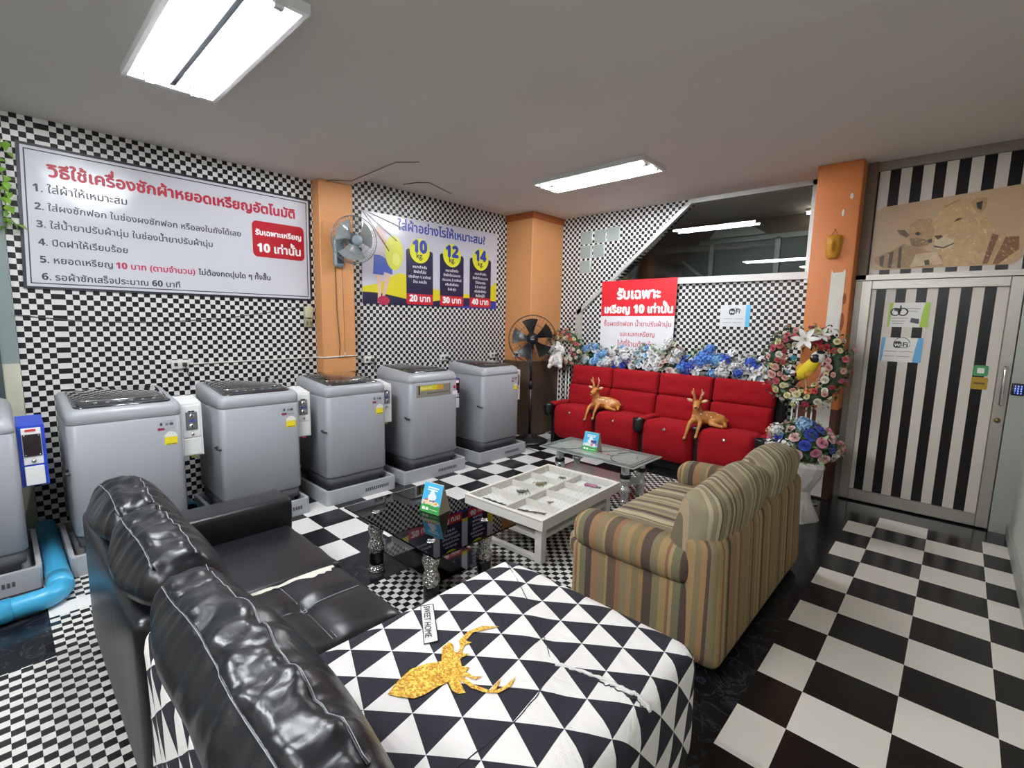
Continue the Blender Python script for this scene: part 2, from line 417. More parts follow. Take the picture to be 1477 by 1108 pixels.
def shell():
    # ceilings: the lower part in front of the beam, the higher part beyond it
    mb = MB(); mb.box((WX - .1, YF - .1, ZLOW), (XR + .1, STEP, ZLOW + .3), m_ceil); mb.box((WX - .1, STEP, ZHIGH), (XR + .1, YB + 1.6, ZHIGH + .18), m_ceil)
    struct(mb.build('ceiling'))
    mb = MB(); mb.box((WX - .1, .095, 0), (WX, YB + .1, ZHIGH), m_wall_l)
    struct(mb.build('wall_left'))
    # shop-front end of the left wall: grey painted metal, cream below
    mb = MB(); gm = P('grey_green_metal', '#7d8c8c', .45, var=.2, vs=3); cr = P('cream_plaster', '#c9c8b4', .7, var=.3, vs=6)
    mb.box((WX - .1, YF, 1.22), (WX + .02, .095, ZHIGH), gm); mb.box((WX - .1, YF, 0), (WX + .02, .095, 1.22), cr)
    mb.box((WX - .02, -.02, .0), (WX + .035, .012, 2.7), col('#3d4648', .5))
    struct(mb.build('trim_1'))
    # back wall with the slanted window opening
    mb = MB(); poly = [(-4.3, 0), (-1.0, 0), (-1.0, 2.04), (-3.42, 2.04), (-2.40, 2.93), (-2.36, ZHIGH), (-4.3, ZHIGH)]
    mb.prism(poly, 0, .1, m_wall_b, FR((0, YB + .1, 0), (1, 0, 0), (0, 0, 1)))
    struct(mb.build('wall_back'))
    # window
    fr = bpy.data.objects.new('window_1', None); S.collection.objects.link(fr); fr.location = (-2.2, YB, 2.05); fr.matrix_basis = TR((-2.2, YB, 2.05)); fr['kind'] = 'structure'
    FM = FR((0, YB + .03, 0), (1, 0, 0), (0, 0, 1))
    mb = MB()
    mb.prism([(-3.89, 1.665), (-3.35, 2.115), (-2.375, 2.93), (-2.42, 2.955), (-3.415, 2.115), (-3.91, 1.72)], 0, .06, m_alu2, FM)
    mb.build('diagonal_rail', fr, True)
    MB().prism([(-3.92, 1.15), (-3.83, 1.15), (-3.83, 1.79), (-3.92, 1.72)], 0, .06, m_alu2, FM).build('rail_post', fr, True)
    MB().box((-3.44, YB - .05, 2.035), (-1.0, YB + .06, 2.105), col('#d0d0ce', .4)).build('sill', fr, True)
    MB().box((-2.43, YB - .02, 2.925), (-1.0, YB + .05, ZHIGH), m_alu2).build('head_rail', fr, True)
    MB().box((-1.2, YB - .02, 2.0), (-1.06, YB + .05, ZHIGH), m_alu2).build('jamb', fr, True)
    mb = MB(); mb.prism([(-3.36, 2.09), (-1.1, 2.09), (-1.1, 2.95), (-2.38, 2.95)], 0, .006, glass_thin('window_glass', (.93, .95, .94, 1), 1.0, 1.6), FR((0, YB + .055, 0), (1, 0, 0), (0, 0, 1)))
    mb.build('pane', fr, True)
    # stairwell behind the pane; green sheet, posts and gable stand in for shopfront reflection
    br = P('stairwell_brown', '#5e5244', .8, var=.2, vs=2); gg = P('reflected_shopfront_green', '#3c4742', .6, var=.3, vs=5)
    mb = MB(); mb.box((-4.7, YB + 1.5, 0), (XR, YB + 1.6, ZHIGH), br); mb.box((-4.4, YB + .1, 0), (-4.3, YB + 1.6, ZHIGH), br); mb.box((-.95, YB + .1, 0), (-.85, YB + 1.6, ZHIGH), br)
    struct(mb.build('wall_stairwell'))
    mb = MB(); y = YB + 1.42
    mb.box((-3.1, y, 1.5), (-.97, y + .06, 2.70), gg)
    mb.build('trim_2')['kind'] = 'structure'
    mb = MB(); gp = col('#6d7772', .5)
    for a in (-2.70, -1.87): mb.box((a, y - .03, 1.5), (a + .06, y, 2.70), gp)
    mb.box((-2.85, y - .03, 2.68), (-.97, y, 2.74), gp); mb.prism([(-3.1, 2.46), (-3.07, 2.48), (-2.78, 2.25), (-2.81, 2.23)], 0, .03, gp, FR((0, y, 0), (1, 0, 0), (0, 0, 1)))
    mb.prism([(-2.70, 2.745), (-1.97, 2.745), (-2.30, 2.955), (-2.53, 2.955)], 0, .08, col('#8f9b94', .6), FR((0, y, 0), (1, 0, 0), (0, 0, 1)))
    struct(mb.build('trim_3'))
    # pillars
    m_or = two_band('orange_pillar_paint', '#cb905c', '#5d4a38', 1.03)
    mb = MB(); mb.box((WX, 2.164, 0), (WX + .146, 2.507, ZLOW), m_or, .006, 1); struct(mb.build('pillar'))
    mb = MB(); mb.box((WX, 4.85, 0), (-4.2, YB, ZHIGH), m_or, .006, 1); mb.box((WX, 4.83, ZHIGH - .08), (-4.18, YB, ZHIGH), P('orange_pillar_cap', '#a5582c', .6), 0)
    struct(mb.build('pillar'))
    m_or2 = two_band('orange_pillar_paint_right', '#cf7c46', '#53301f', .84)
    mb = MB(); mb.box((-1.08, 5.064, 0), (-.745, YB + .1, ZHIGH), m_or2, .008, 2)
    pr = struct(mb.build('pillar'))
    mb = MB(); bare = P('bare_white_plaster', '#d9d4cc', .7, var=.15)
    mb.prism([(-.905, .02), (-.80, .02), (-.795, 2.06), (-.805, 2.07), (-.815, 2.05), (-.885, 2.045), (-.90, 2.075)], 0, .004, bare, FR((0, 5.064, 0), (1, 0, 0), (0, 0, 1)))
    mb.build('bare_strip', pr)
    mb = MB()
    for (x, z, w, h) in ((-.79, 1.62, .02, .16), (-.785, 1.82, .014, .1), (-.80, 1.4, .015, .09), (-.81, 2.68, .012, .05), (-.86, 2.55, .01, .06)):
        mb.prism(ell(x, z, w, h * .5, 9), 0, .003, P('chipped_paint', '#8a4423', .8) if z < 2 else bare, FR((0, 5.063, 0), (1, 0, 0), (0, 0, 1)))
    mb.build('chipped_paint', pr)
    # wall with the door
    mb = MB(); mb.box((-.745, YD + .02, 1.99), (XR + .1, YD + .12, ZHIGH), vstripes('striped_panel', -.66 - .0715 * 20, .0715)); mb.box((.285, YD + .02, 0), (XR + .1, YD + .12, 2.0), col('#9b9c96', .5)); mb.box((-.745, YD + .02, 0), (-.70, YD + .12, 2.0), m_alu)
    struct(mb.build('wall_entrance'))
    mb = MB(); mb.box((-.745, YD - .03, 1.985), (XR, YD + .03, 2.03), m_alu); mb.box((-.745, YD - .03, 1.99), (-.67, YD + .02, ZHIGH), P('brown_grey_jamb', '#6e5d50', .6)); mb.box((-.67, YD - .01, 2.9), (XR, YD + .02, ZHIGH), col('#8b8178', .6))
    mb.box((.305, YD - .04, 0), (XR, YD + .02, 1.985), P('grey_metal_jamb', '#a3a69f', .4, metal=.2))
    struct(mb.build('trim_4'))
    # right wall, front wall, skirting
    mb = MB(); mb.box((XR, YF, 0), (XR + .1, YD + .2, ZHIGH), P('pale_grey_wall', '#cfd1c6', .6, var=.1, vs=2)); struct(mb.build('wall_right'))
    mb = MB(); mb.box((XR - .02, YF, 0), (XR, YD - .03, .09), col('#9fa19a', .5)); struct(mb.build('baseboard_right'))
    mb = MB(); mb.box((WX - .1, YF - .1, 0), (XR + .1, YF, ZHIGH), P('shopfront_wall', '#c9c5bd', .7, var=.15, vs=2)); struct(mb.build('wall_front'))
shell()

def door():
    d = bpy.data.objects.new('door_1', None); S.collection.objects.link(d); d.matrix_basis = TR((-.2, YD, 0)); d['kind'] = 'structure'
    mb = MB(); a, b, t, z0, z1 = -.695, .30, .075, .012, 1.98
    mb.box((a, YD - .035, z0), (a + t, YD + .015, z1), m_alu, .004, 1); mb.box((b - t, YD - .035, z0), (b, YD + .015, z1), m_alu, .004, 1)
    mb.box((a + t, YD - .035, z1 - t), (b - t, YD + .015, z1), m_alu, .004, 1); mb.box((a + t, YD - .035, z0), (b - t, YD + .015, z0 + .10), m_alu, .004, 1)
    mb.build('door_frame', d, True)
    MB().box((a + t - .005, YD - .012, z0 + .09), (b - t + .005, YD + .005, z1 - t + .01), vstripes('striped_door_panel', -.59 - .0675 * 20, .0675)).build('door_panel', d, True)
    mb = MB(); hx = .262
    mb.tube([(hx, YD - .035, 1.30), (hx, YD - .075, 1.30), (hx, YD - .08, 1.28), (hx, YD - .08, 1.03), (hx, YD - .075, 1.01), (hx, YD - .035, 1.01)], .011, m_chrome, 10)
    mb.build('door_handle', d, True)
    MB().cyl((hx, YD - .03, .885), (hx, YD - .045, .885), .02, P('brass', '#8a7a50', .3, metal=.8), 18).build('door_lock', d, True)
    # lion photograph on the panel above the door
    L = {
'head':('#dab482',[(-0.262,2.346),(-0.269,2.466),(-0.222,2.565),(-0.137,2.604),(-0.079,2.608),(-0.046,2.565),(-0.017,2.473),(0.032,2.454),(0.091,2.334),(0.230,2.282),(0.251,2.134),(0.146,2.072),(-0.162,2.078),(-0.197,2.167),(-0.240,2.237),(-0.263,2.306)]),
'ear':('#c79f6c',[(-0.060,2.567),(-0.030,2.594),(0.032,2.584),(0.030,2.516),(0.007,2.469),(-0.040,2.514)]),
'earin':('#3b2a1e',[(-0.030,2.553),(0.006,2.563),(0.004,2.495),(-0.021,2.511)]),
'muzzle':('#ead2ac',[(-0.247,2.305),(-0.198,2.326),(-0.133,2.280),(-0.127,2.228),(-0.186,2.213),(-0.247,2.251)]),
'nose':('#5a3a28',[(-0.256,2.326),(-0.214,2.330),(-0.197,2.316),(-0.230,2.294)]),
'mouth':('#5a4030',[(-0.252,2.252),(-0.188,2.233),(-0.126,2.264),(-0.129,2.252),(-0.186,2.220),(-0.245,2.238)]),
'eye':('#3c2a1c',[(-0.148,2.425),(-0.126,2.450),(-0.096,2.448),(-0.118,2.432)]),
'brow':('#b88d5c',[(-0.221,2.552),(-0.136,2.597),(-0.125,2.590),(-0.209,2.540)]),
'fur':('#8a5c36',[(0.084,2.310),(0.122,2.293),(0.081,2.083),(0.052,2.085)]),
'fur2':('#94643a',[(0.160,2.277),(0.231,2.276),(0.241,2.183),(0.137,2.073),(0.109,2.081)]),
'cubbody':('#b9976c',[(-0.622,2.185),(-0.511,2.233),(-0.448,2.283),(-0.368,2.248),(-0.290,2.215),(-0.192,2.167),(-0.172,2.079),(-0.451,2.082),(-0.566,2.088),(-0.630,2.143)]),
'chest':('#e2c79e',[(-0.352,2.193),(-0.226,2.196),(-0.174,2.099),(-0.385,2.085)]),
'cubhead':('#c8a274',[(-0.419,2.321),(-0.419,2.431),(-0.369,2.472),(-0.284,2.468),(-0.259,2.372),(-0.260,2.279),(-0.313,2.230),(-0.379,2.249)]),
'cubear':('#7d6044',[(-0.499,2.398),(-0.448,2.393),(-0.411,2.348),(-0.431,2.329),(-0.478,2.362)]),
'cubmask':('#927252',[(-0.408,2.320),(-0.354,2.322),(-0.293,2.296),(-0.284,2.261),(-0.347,2.247),(-0.392,2.264)]),
'cubeye':('#2e2118',[(-0.379,2.358),(-0.359,2.370),(-0.335,2.347),(-0.361,2.340)]),
'cubnose':('#3a281e',[(-0.293,2.296),(-0.268,2.307),(-0.263,2.277),(-0.283,2.271)]),
'st1':('#5f4a36',[(-0.598,2.183),(-0.564,2.195),(-0.566,2.096),(-0.591,2.111)]),'st2':('#5f4a36',[(-0.532,2.214),(-0.504,2.225),(-0.508,2.085),(-0.531,2.086)]),'st3':('#5f4a36',[(-0.472,2.244),(-0.452,2.263),(-0.445,2.081),(-0.468,2.083)]),
'spot':('#4a3828',[(-0.298,2.134),(-0.267,2.139),(-0.259,2.098),(-0.288,2.093)])}
    mb = MB(); y = YD + .0195; FM = FR((0, y, 0), (1, 0, 0), (0, 0, 1))
    mb.prism([(-.655, 2.10), (-.62, 2.072), (.22, 2.072), (.265, 2.12), (.265, 2.60), (.22, 2.655), (-.61, 2.60), (-.655, 2.565)], 0, .003, P('photo_savanna', '#cbab86', .4, var=.3, vs=4), FM)
    for i, (k, (c, pts)) in enumerate(L.items()):
        mb.prism(pts, .003, .0034 + i * .00018, M_('photo_fur_' + c[1:], lambda n, c=c: P(n, c, .45, var=.5, vs=22)), FM)
    def inside(p, poly):
        c = False
        for i in range(len(poly)):
            (x1, z1), (x2, z2) = poly[i], poly[i - 1]
            if (z1 > p[1]) != (z2 > p[1]) and p[0] < (x2 - x1) * (p[1] - z1) / (z2 - z1) + x1: c = not c
        return c
    r = random.Random(12)
    for key, skip, cnt, cols, ang in (('head', ('muzzle', 'nose', 'eye', 'earin', 'mouth', 'cubhead', 'cubbody'), 330, ('#c79c68', '#e6c598', '#b58a58', '#f0d6ae'), -1.0), ('cubbody', ('cubhead', 'spot'), 130, ('#8d6f50', '#cbab80', '#75593f'), -2.1), ('cubhead', ('cubeye', 'cubnose'), 90, ('#a07c54', '#d6b484', '#8a6a48'), -2.0)):
        for _ in range(cnt):
            P0 = L[key][1]; x = r.uniform(min(p[0] for p in P0), max(p[0] for p in P0)); z = r.uniform(min(p[1] for p in P0), max(p[1] for p in P0)); a = ang + r.uniform(-.35, .35) + 1.2 * (x + .1); n = r.uniform(.012, .034); w = r.uniform(.0012, .0028)
            q = (x + n * math.cos(a), z + n * math.sin(a))
            if not (inside((x, z), P0) and inside(q, P0)) or any(inside((x, z), L[k][1]) or inside(q, L[k][1]) for k in skip): continue
            c = cols[r.randrange(len(cols))]; d = (-math.sin(a) * w, math.cos(a) * w)
            mb.add([(x - d[0], z - d[1], .0074), (q[0], q[1], .0074), (x + d[0], z + d[1], .0074)], [[0, 1, 2]], col(c, .45), False, FM)
    tag(mb.build('lion_picture'), 'sepia photograph of a lioness nuzzling her cub above the striped door', 'picture')
    # notices and stickers
    def paper(nm, x0, x1, z0, z1, acc, lab):
        mb = MB(); y = YD - .0125; FM = FR((0, y, 0), (1, 0, 0), (0, 0, 1)); ac = col(acc, .4)
        mb.box((x0, y - .002, z0), (x1, y, z1), col('#d8d5cf', .35)); w, h = x1 - x0, z1 - z0
        mb.prism([(x1 - .2 * w, z0), (x1, z0), (x1, z1), (x1 - .12 * w, z1), (x1 - .17 * w, z0 + .55 * h)], .002, .0028, ac, FM)
        mb.prism([(x0, z0), (x0 + .05 * w, z0), (x0 + .1 * w, z1), (x0, z1)], .002, .0026, col(acc, .4), FM)
        t = MB(); gk = col('#5a5a5a', .5); bk = col('#141414', .4)
        if 'wireless' in lab:
            t.prism(rrect(x0 + .3 * w, x0 + .5 * w, z0 + .58 * h, z0 + .86 * h, .02), 0, .001, bk, FR((0, y - .0028, 0), (1, 0, 0), (0, 0, 1)))
            t.tube(arc((x0 + .5 * w, y - .003, z0 + .74 * h), .2 * w, PI * .05, PI * .95, 14, (0, 2)), .0022, bk, 6)
            t.tube([(x0 + .5 * w + .2 * w * math.cos(a), y - .003, z0 + .71 * h + .12 * h * math.sin(a)) for a in [i * PI / 12 - PI for i in range(13)]], .0018, bk, 6)
            t.text('Wi', FR((x0 + .40 * w, y - .0045, z0 + .64 * h), (1, 0, 0), (0, 0, 1)), col('#f4f4f4', .4), width=.15 * w, align='C', bold=.0008)
            t.text('Fi', FR((x0 + .59 * w, y - .0035, z0 + .64 * h), (1, 0, 0), (0, 0, 1)), bk, width=.11 * w, align='C', bold=.0015)
            rows = ((.1, .42, .42), (.46, .8, .42), (.1, .36, .22), (.4, .72, .22))
        else:
            # little motor scooter drawing
            for q in (.17, .36): t.tube(arc((x0 + q * w, y - .003, z0 + .62 * h), .03, 0, 2 * PI, 14, (0, 2)), .005, bk, 6)
            t.prism([(x0 + .13 * w, z0 + .68 * h), (x0 + .24 * w, z0 + .64 * h), (x0 + .32 * w, z0 + .66 * h), (x0 + .31 * w, z0 + .88 * h), (x0 + .27 * w, z0 + .9 * h), (x0 + .27 * w, z0 + .76 * h), (x0 + .14 * w, z0 + .79 * h)], 0, .001, bk, FR((0, y - .0028, 0), (1, 0, 0), (0, 0, 1)))
            t.prism([(x0 + .56 * w, z0 + .2 * h), (x0 + .78 * w, z0 + .14 * h), (x0 + .78 * w, z0 + .34 * h), (x0 + .58 * w, z0 + .38 * h)], 0, .001, col('#2b3440', .4), FR((0, y - .0028, 0), (1, 0, 0), (0, 0, 1)))
            rows = ((.46, .78, .74), (.48, .72, .64), (.08, .5, .36), (.08, .44, .24), (.12, .4, .14))
        for a, b, c in rows: t.box((x0 + a * w, y - .0036, z0 + c * h), (x0 + b * w, y - .0028, z0 + c * h + .004), gk)
        o = tag(mb.build(nm), lab, 'notice'); t.build('print', o)
    paper('notice', -.485, -.22, 1.585, 1.79, '#9dbd3c', 'white notice with a motor scooter and green edge on the striped door')
    paper('notice', -.51, -.235, 1.29, 1.495, '#5aa0cf', 'white wireless internet notice with blue edge on the striped door')
    y = YD - .0125
    mb = MB(); mb.prism(rrect(.09, .175, 1.215, 1.30, .012), 0, .002, col('#3f8b54', .35), FR((0, y, 0), (1, 0, 0), (0, 0, 1))); o = tag(mb.build('sticker'), 'green square sticker on the striped door above a gold one', 'sticker')
    MB().prism(rrect(.112, .152, 1.237, 1.278, .004), .002, .0028, col('#d9dcd6', .4), FR((0, y, 0), (1, 0, 0), (0, 0, 1))).build('white_patch', o)
    mb = MB(); mb.prism(rrect(.085, .18, 1.11, 1.205, .012), 0, .002, P('gold_foil', '#a5832c', .35, metal=.5), FR((0, y, 0), (1, 0, 0), (0, 0, 1))); o = tag(mb.build('sticker'), 'gold sticker on the striped door below the green one', 'sticker')
    MB().box((.1, y - .0028, 1.15), (.165, y - .002, 1.165), col('#5a451a', .4)).build('print', o)
    # key pad on the jamb
    k = thing('door_keypad', 'small black keypad with glowing blue numbers on the grey door jamb', 'keypad', (.345, YD - .04, 1.09))
    MB().box((-.035, -.022, 0), (.035, 0, .09), m_black, .006, 2).build('housing', k)
    mb = MB(); be = emit('blue_digits', (.12, .2, 1, 1), 2.5); M = FR((0, -.0225, 0), (1, 0, 0), (0, 0, 1))
    for i, ch in enumerate('123456789*0#'): mb.text(ch, FR((-.019 + .0165 * (i % 3), -.0226, .064 - .0175 * (i // 3)), (1, 0, 0), (0, 0, 1)), be, size=.015)
    mb.build('lit_digits', k)
door()

# ================================================================== ceiling lights
def ceiling_light(x0, x1, y0, y1, z, lab):
    t = thing('ceiling_light', lab, 'ceiling light', ((x0 + x1) / 2, (y0 + y1) / 2, z - .04), group='fluorescent ceiling fittings')
    w, d = (x1 - x0) / 2, (y1 - y0) / 2
    mb = MB(); fm = col('#d6d8da', .35)
    for a, b in (((-w, -d, 0), (w, -d + .022, .04)), ((-w, d - .022, 0), (w, d, .04)), ((-w, -d + .022, 0), (-w + .03, d - .022, .04)), ((w - .03, -d + .022, 0), (w, d - .022, .04))): mb.box(a, b, fm)
    mb.build('frame', t)
    mb = MB(); rf = P('light_reflector', '#b9bdc2', .3, metal=.75)
    for s in (-1, 1):
        mb.grid(lambda u, v, s=s: (-w + .03 + u * (2 * w - .06), s * (d * .5) + (v - .5) * (d - .024), .036 - .022 * (2 * v - 1) ** 2), 1, 8, rf)
    mb.box((-w + .03, -d + .02, .0365), (w - .03, d - .02, .04), rf)
    mb.build('reflector', t)
    for s in (-1, 1):
        mb = MB(); mb.cyl((-w + .045, s * d * .48, .004), (w - .045, s * d * .48, .004), .0135, M_('lit_tube', emit, TUBE_COLOR, TUBE_POWER), 12)
        tb = mb.build('tube', t)
        for q in (-1, 1): MB().box((q * (w - .04) - .012, s * d * .48 - .018, -.012), (q * (w - .04) + .012, s * d * .48 + .018, .036), fm).build('socket', tb)
    return t
ceiling_light(-3.37, -2.11, .56, 1.0, ZLOW, 'large twin tube light nearest overhead with a silver reflector')
ceiling_light(-3.34, -2.10, 3.82, 4.235, ZHIGH, 'twin tube ceiling light farther back in front of the slanted window')
ceiling_light(-2.70, -1.46, -.87, -.44, ZLOW, 'twin tube ceiling light by the shop front')
ceiling_light(-1.05, .19, -1.75, -1.33, ZLOW, 'added unseen twin tube ceiling light towards the shop front wall')  # extra fitting out of view, added to brighten the aisle
def stair_lamp():
    t = thing('stairwell_lamp', 'small lit tube lamp behind the slanted window', 'lamp', (-1.25, 6.78, ZHIGH - .05))
    MB().box((-.28, -.03, .02), (.28, .03, .05), m_white).build('base', t); MB().cyl((-.27, 0, 0), (.27, 0, 0), .014, emit('stair_tube', (1, .9, .72, 1), 14), 10).build('tube', t)
stair_lamp()

# ================================================================== washing machines on grey plinths
m_wash = P('silver_grey_plastic', '#94979d', .38, metal=.0, var=.05, vs=3)
m_wash2 = P('silver_grey_panel', '#9b9ea4', .35, metal=.0)
m_lid = P('smoked_lid_glass', '#1f2226', .06, coat=1.0, spec=.8)
m_plinth = P('grey_plinth_plastic', '#a0a3a8', .5)
m_skirt = P('dark_grey_skirt', '#4c4e53', .6)
def washer(y0, y1, hf, hb, style, lab):
    w = y1 - y0; t = thing('washing_machine', lab, 'washing machine', (-4.1, (y0 + y1) / 2, .045), group='grey top loading washing machines')
    X0, X1, h = -.32, .30, w / 2; zb = -.045
    def ring(ins, zf, zr, r=.05):
        return [(x, y, zb + zf + (zr - zf) * (X1 - x) / (X1 - X0)) for x, y in rrect(X0 + ins, X1 - ins, -h + ins, h - ins, r, 4)]
    zt = hf - .085
    MB().loft([ring(.012, .20, .20), ring(0, .215, .215), ring(0, zt - .004, zt - .004), ring(.004, zt, zt)], m_wash).build('cabinet', t)
    br = .03 if style == 'A' else .055
    MB().loft([ring(.004, zt + .001, zt + .001), ring(0, zt + .006, zt + .006), ring(0, hf - br, hb - br), ring(.25 * br, hf - .35 * br, hb - .35 * br), ring(.6 * br, hf - .08 * br, hb - .08 * br), ring(br, hf, hb)], m_wash2).build('top_panel', t)
    # lid: tinted glass, darker strip with controls along its front edge
    def slope(x, dz=0.): return zb + hf + (hb - hf) * (X1 - x) / (X1 - X0) + dz
    a, b = X0 + .05, X1 - (.05 if style == 'A' else .07); q = h - (.045 if style == 'A' else .06)
    mb = MB(); pts = rrect(a, b, -q, q, .045, 5)
    mb.loft([[(x, y, slope(x, -.004)) for x, y in pts], [(x, y, slope(x, .006)) for x, y in pts], [(a + .5 * (b - a) + (x - a - .5 * (b - a)) * .985, y * .985, slope(x, .010)) for x, y in pts]], m_lid)
    lid = mb.build('lid', t)
    mb = MB(); xs = b - .15
    mb.tube([(xs + .03 * math.sin(PI * i / 12) , -q * .82 + 1.64 * q * i / 12, slope(xs + .03 * math.sin(PI * i / 12), .012)) for i in range(13)], .006, m_chrome if style == 'A' else m_dark, 6)
    mb.build('lid_handle', lid)
    mb = MB(); cp = col('#26282c', .3)
    mb.loft([[(x, y, slope(x, .008)) for x, y in rrect(b - .125, b - .015, -q + .02, q - .02, .03, 4)], [(x, y, slope(x, .013)) for x, y in rrect(b - .12, b - .02, -q + .025, q - .025, .03, 4)]], cp)
    cpo = mb.build('control_panel', t)
    mb = MB()
    for i in range(6): mb.lathe([(.011, 0), (.011, .004), (.008, .006)], col('#8f9499', .3), 12, TR((b - .07, -q + .11 + i * .06, slope(b - .07, .012))))
    mb.build('button', cpo)
    MB().loft([ring(.045, .0455, .0455), ring(.04, .11, .11), ring(.012, .13, .13), ring(.012, .2, .2)], m_skirt).build('base_skirt', t)
    # small stickers on the front
    def tagbox(nm, y, z, sy, sz, m, d=.0015): return MB().box((X1, y - sy, z - sz + zb), (X1 + d, y + sy, z + sz + zb), m).build(nm, t)
    if style == 'A' or style == 'C':
        s = 1 if style == 'A' else .8
        tagbox('badge', h - .10, hf - .14, .045 * s, .03 * s, col('#a4a7ad', .4))
        mb = MB(); M = FR((X1 + .0018, h - .13, hf - .15 + zb), (0, 1, 0), (0, 0, 1))
        mb.prism(rrect(0, .012, .004, .024, .003), 0, .0006, col('#33363c', .4), M); mb.prism(ell(.062, .012, .012, .01, 14), 0, .0006, col('#4a4e57', .4), M); mb.box((.03, .004, 0), (.045, .02, .0006), col('#6b7079', .4), M=M); mb.box((-.014, -.026, 0), (.022, -.010, .0006), col('#8c2f50', .4), M=M)
        mb.build('badge_print', t)
        el = tagbox('energy_label', h - .075, hf - .245, .036 * s, .034 * s, col('#e3cf2e', .4))
        mb = MB(); M = FR((X1 + .0016, h - .075, hf - .225 + zb), (0, 1, 0), (0, 0, 1))
        mb.prism([(.036 * s * math.cos(PI * i / 12), .036 * s * math.sin(PI * i / 12)) for i in range(13)], 0, .0008, col('#dcdcd6', .4), M)
        for i, c in enumerate(('#3d7b3f', '#b04a38')): mb.prism([(.016 * s * math.cos(PI * .1 + i * 1.2 + j * .18), .006 + .022 * s * math.sin(PI * .1 + i * 1.2 + j * .18)) for j in range(6)], .0008, .0014, col(c, .4), M)
        mb.box((-.03 * s, -.05, .0002), (.03 * s, -.046, .0008), col('#3a3a2c', .4), M=M)
        mb.build('label_print', el)
    if style == 'B':
        pl = tagbox('brand_panel', -.02, hf - .17, .21, .06, P('panel_silver', '#9a9a90', .3, metal=.4))
        mb = MB(); mb.box((X1 + .0015, -.205, hf - .2 + zb), (X1 + .0028, -.19, hf - .115 + zb), m_dark)
        mb.box((X1 + .0015, -.185, hf - .165 + zb), (X1 + .0026, .02, hf - .118 + zb), col('#c9c02f', .4)); mb.box((X1 + .0015, .02, hf - .165 + zb), (X1 + .0026, .1, hf - .118 + zb), col('#c79a2e', .4))
        mb.text('Panasonic', FR((X1 + .003, -.175, hf - .15 + zb), (0, 1, 0), (0, 0, 1)), col('#f3f0c0', .4), width=.13)
        mb.box((X1 + .0015, -.1, hf - .2 + zb), (X1 + .0024, .17, hf - .187 + zb), col('#6d6a60', .4)); mb.box((X1 + .0015, .185, hf - .225 + zb), (X1 + .0028, .19, hf - .112 + zb), m_dark)
        mb.build('panel_print', pl)
        tagbox('small_sticker', h - .045, hf - .22, .032, .02, col('#d9d9db', .4)); tagbox('red_sticker', h - .05, hf - .16, .016, .016, col('#a93742', .4))
    if style != 'D':
        mb = MB(); mb.tube([(X1 - .09, -h - .001, .57), (X1 - .06, -h - .022, .575), (X1 - .02, -h - .022, .57), (X1 + .0, -h - .004, .565)], .008, m_dark, 6); mb.build('hose_clip', t)
    return t
def plinth(y0, y1, lab):
    t = thing('washer_plinth', lab, 'plinth', (-4.08, (y0 + y1) / 2, 0), group='grey plinths under the washing machines')
    w = (y1 - y0) / 2; o = rrect(-.36, .36, -w, w, .03, 3); i = rrect(-.335, .335, -w + .025, w - .025, .02, 3)
    mb = MB(); mb.loft([[(x, y, 0) for x, y in o], [(x, y, .118) for x, y in o], [(x * .995, y * .995, .125) for x, y in o], [(x, y, .125) for x, y in i], [(x, y, .0445) for x, y in i]], m_plinth, False)
    mb.build('tray', t)
    mb = MB()
    for k in range(12): mb.box((.359, .02 + k * .02, .045 + k * .0002), (.3615, .033 + k * .02, .075), m_skirt)
    mb.build('vent_slots', t)
WASH = [(.235, .82, .985, 1.045, 'A', 'grey washing machine nearest the blue coin box, first behind the black sofa'),
        (1.04, 1.61, .985, 1.045, 'A', 'grey washing machine behind the black sofa arm, left of the first orange pillar'),
        (1.83, 2.40, .99, 1.043, 'A', 'grey washing machine standing under the wall fan and orange pillar'),
        (2.66, 3.26, 1.04, 1.087, 'B', 'grey washing machine with a yellow brand strip on its front'),
        (3.62, 4.22, 1.04, 1.09, 'C', 'grey washing machine at the far end beside the standing fan')]
washer(-.60, .03, .98, 1.04, 'D', 'washing machine cut off by the left edge of the photo, beside the blue coin box')
for wdef in WASH: washer(*wdef)
for (a, b, lab) in ((-.66, .075, 'grey plinth beside the blue drain pipe'), (.19, .86, 'grey plinth hidden behind the black sofa back'), (.99, 1.63, 'grey plinth behind the black sofa arm'), (1.77, 2.44, 'grey plinth nearest the dark glass table'), (2.53, 3.31, 'grey plinth under the washer with the yellow strip'), (3.50, 4.275, 'grey plinth at the far end by the standing fan')):
    plinth(a, b, lab)

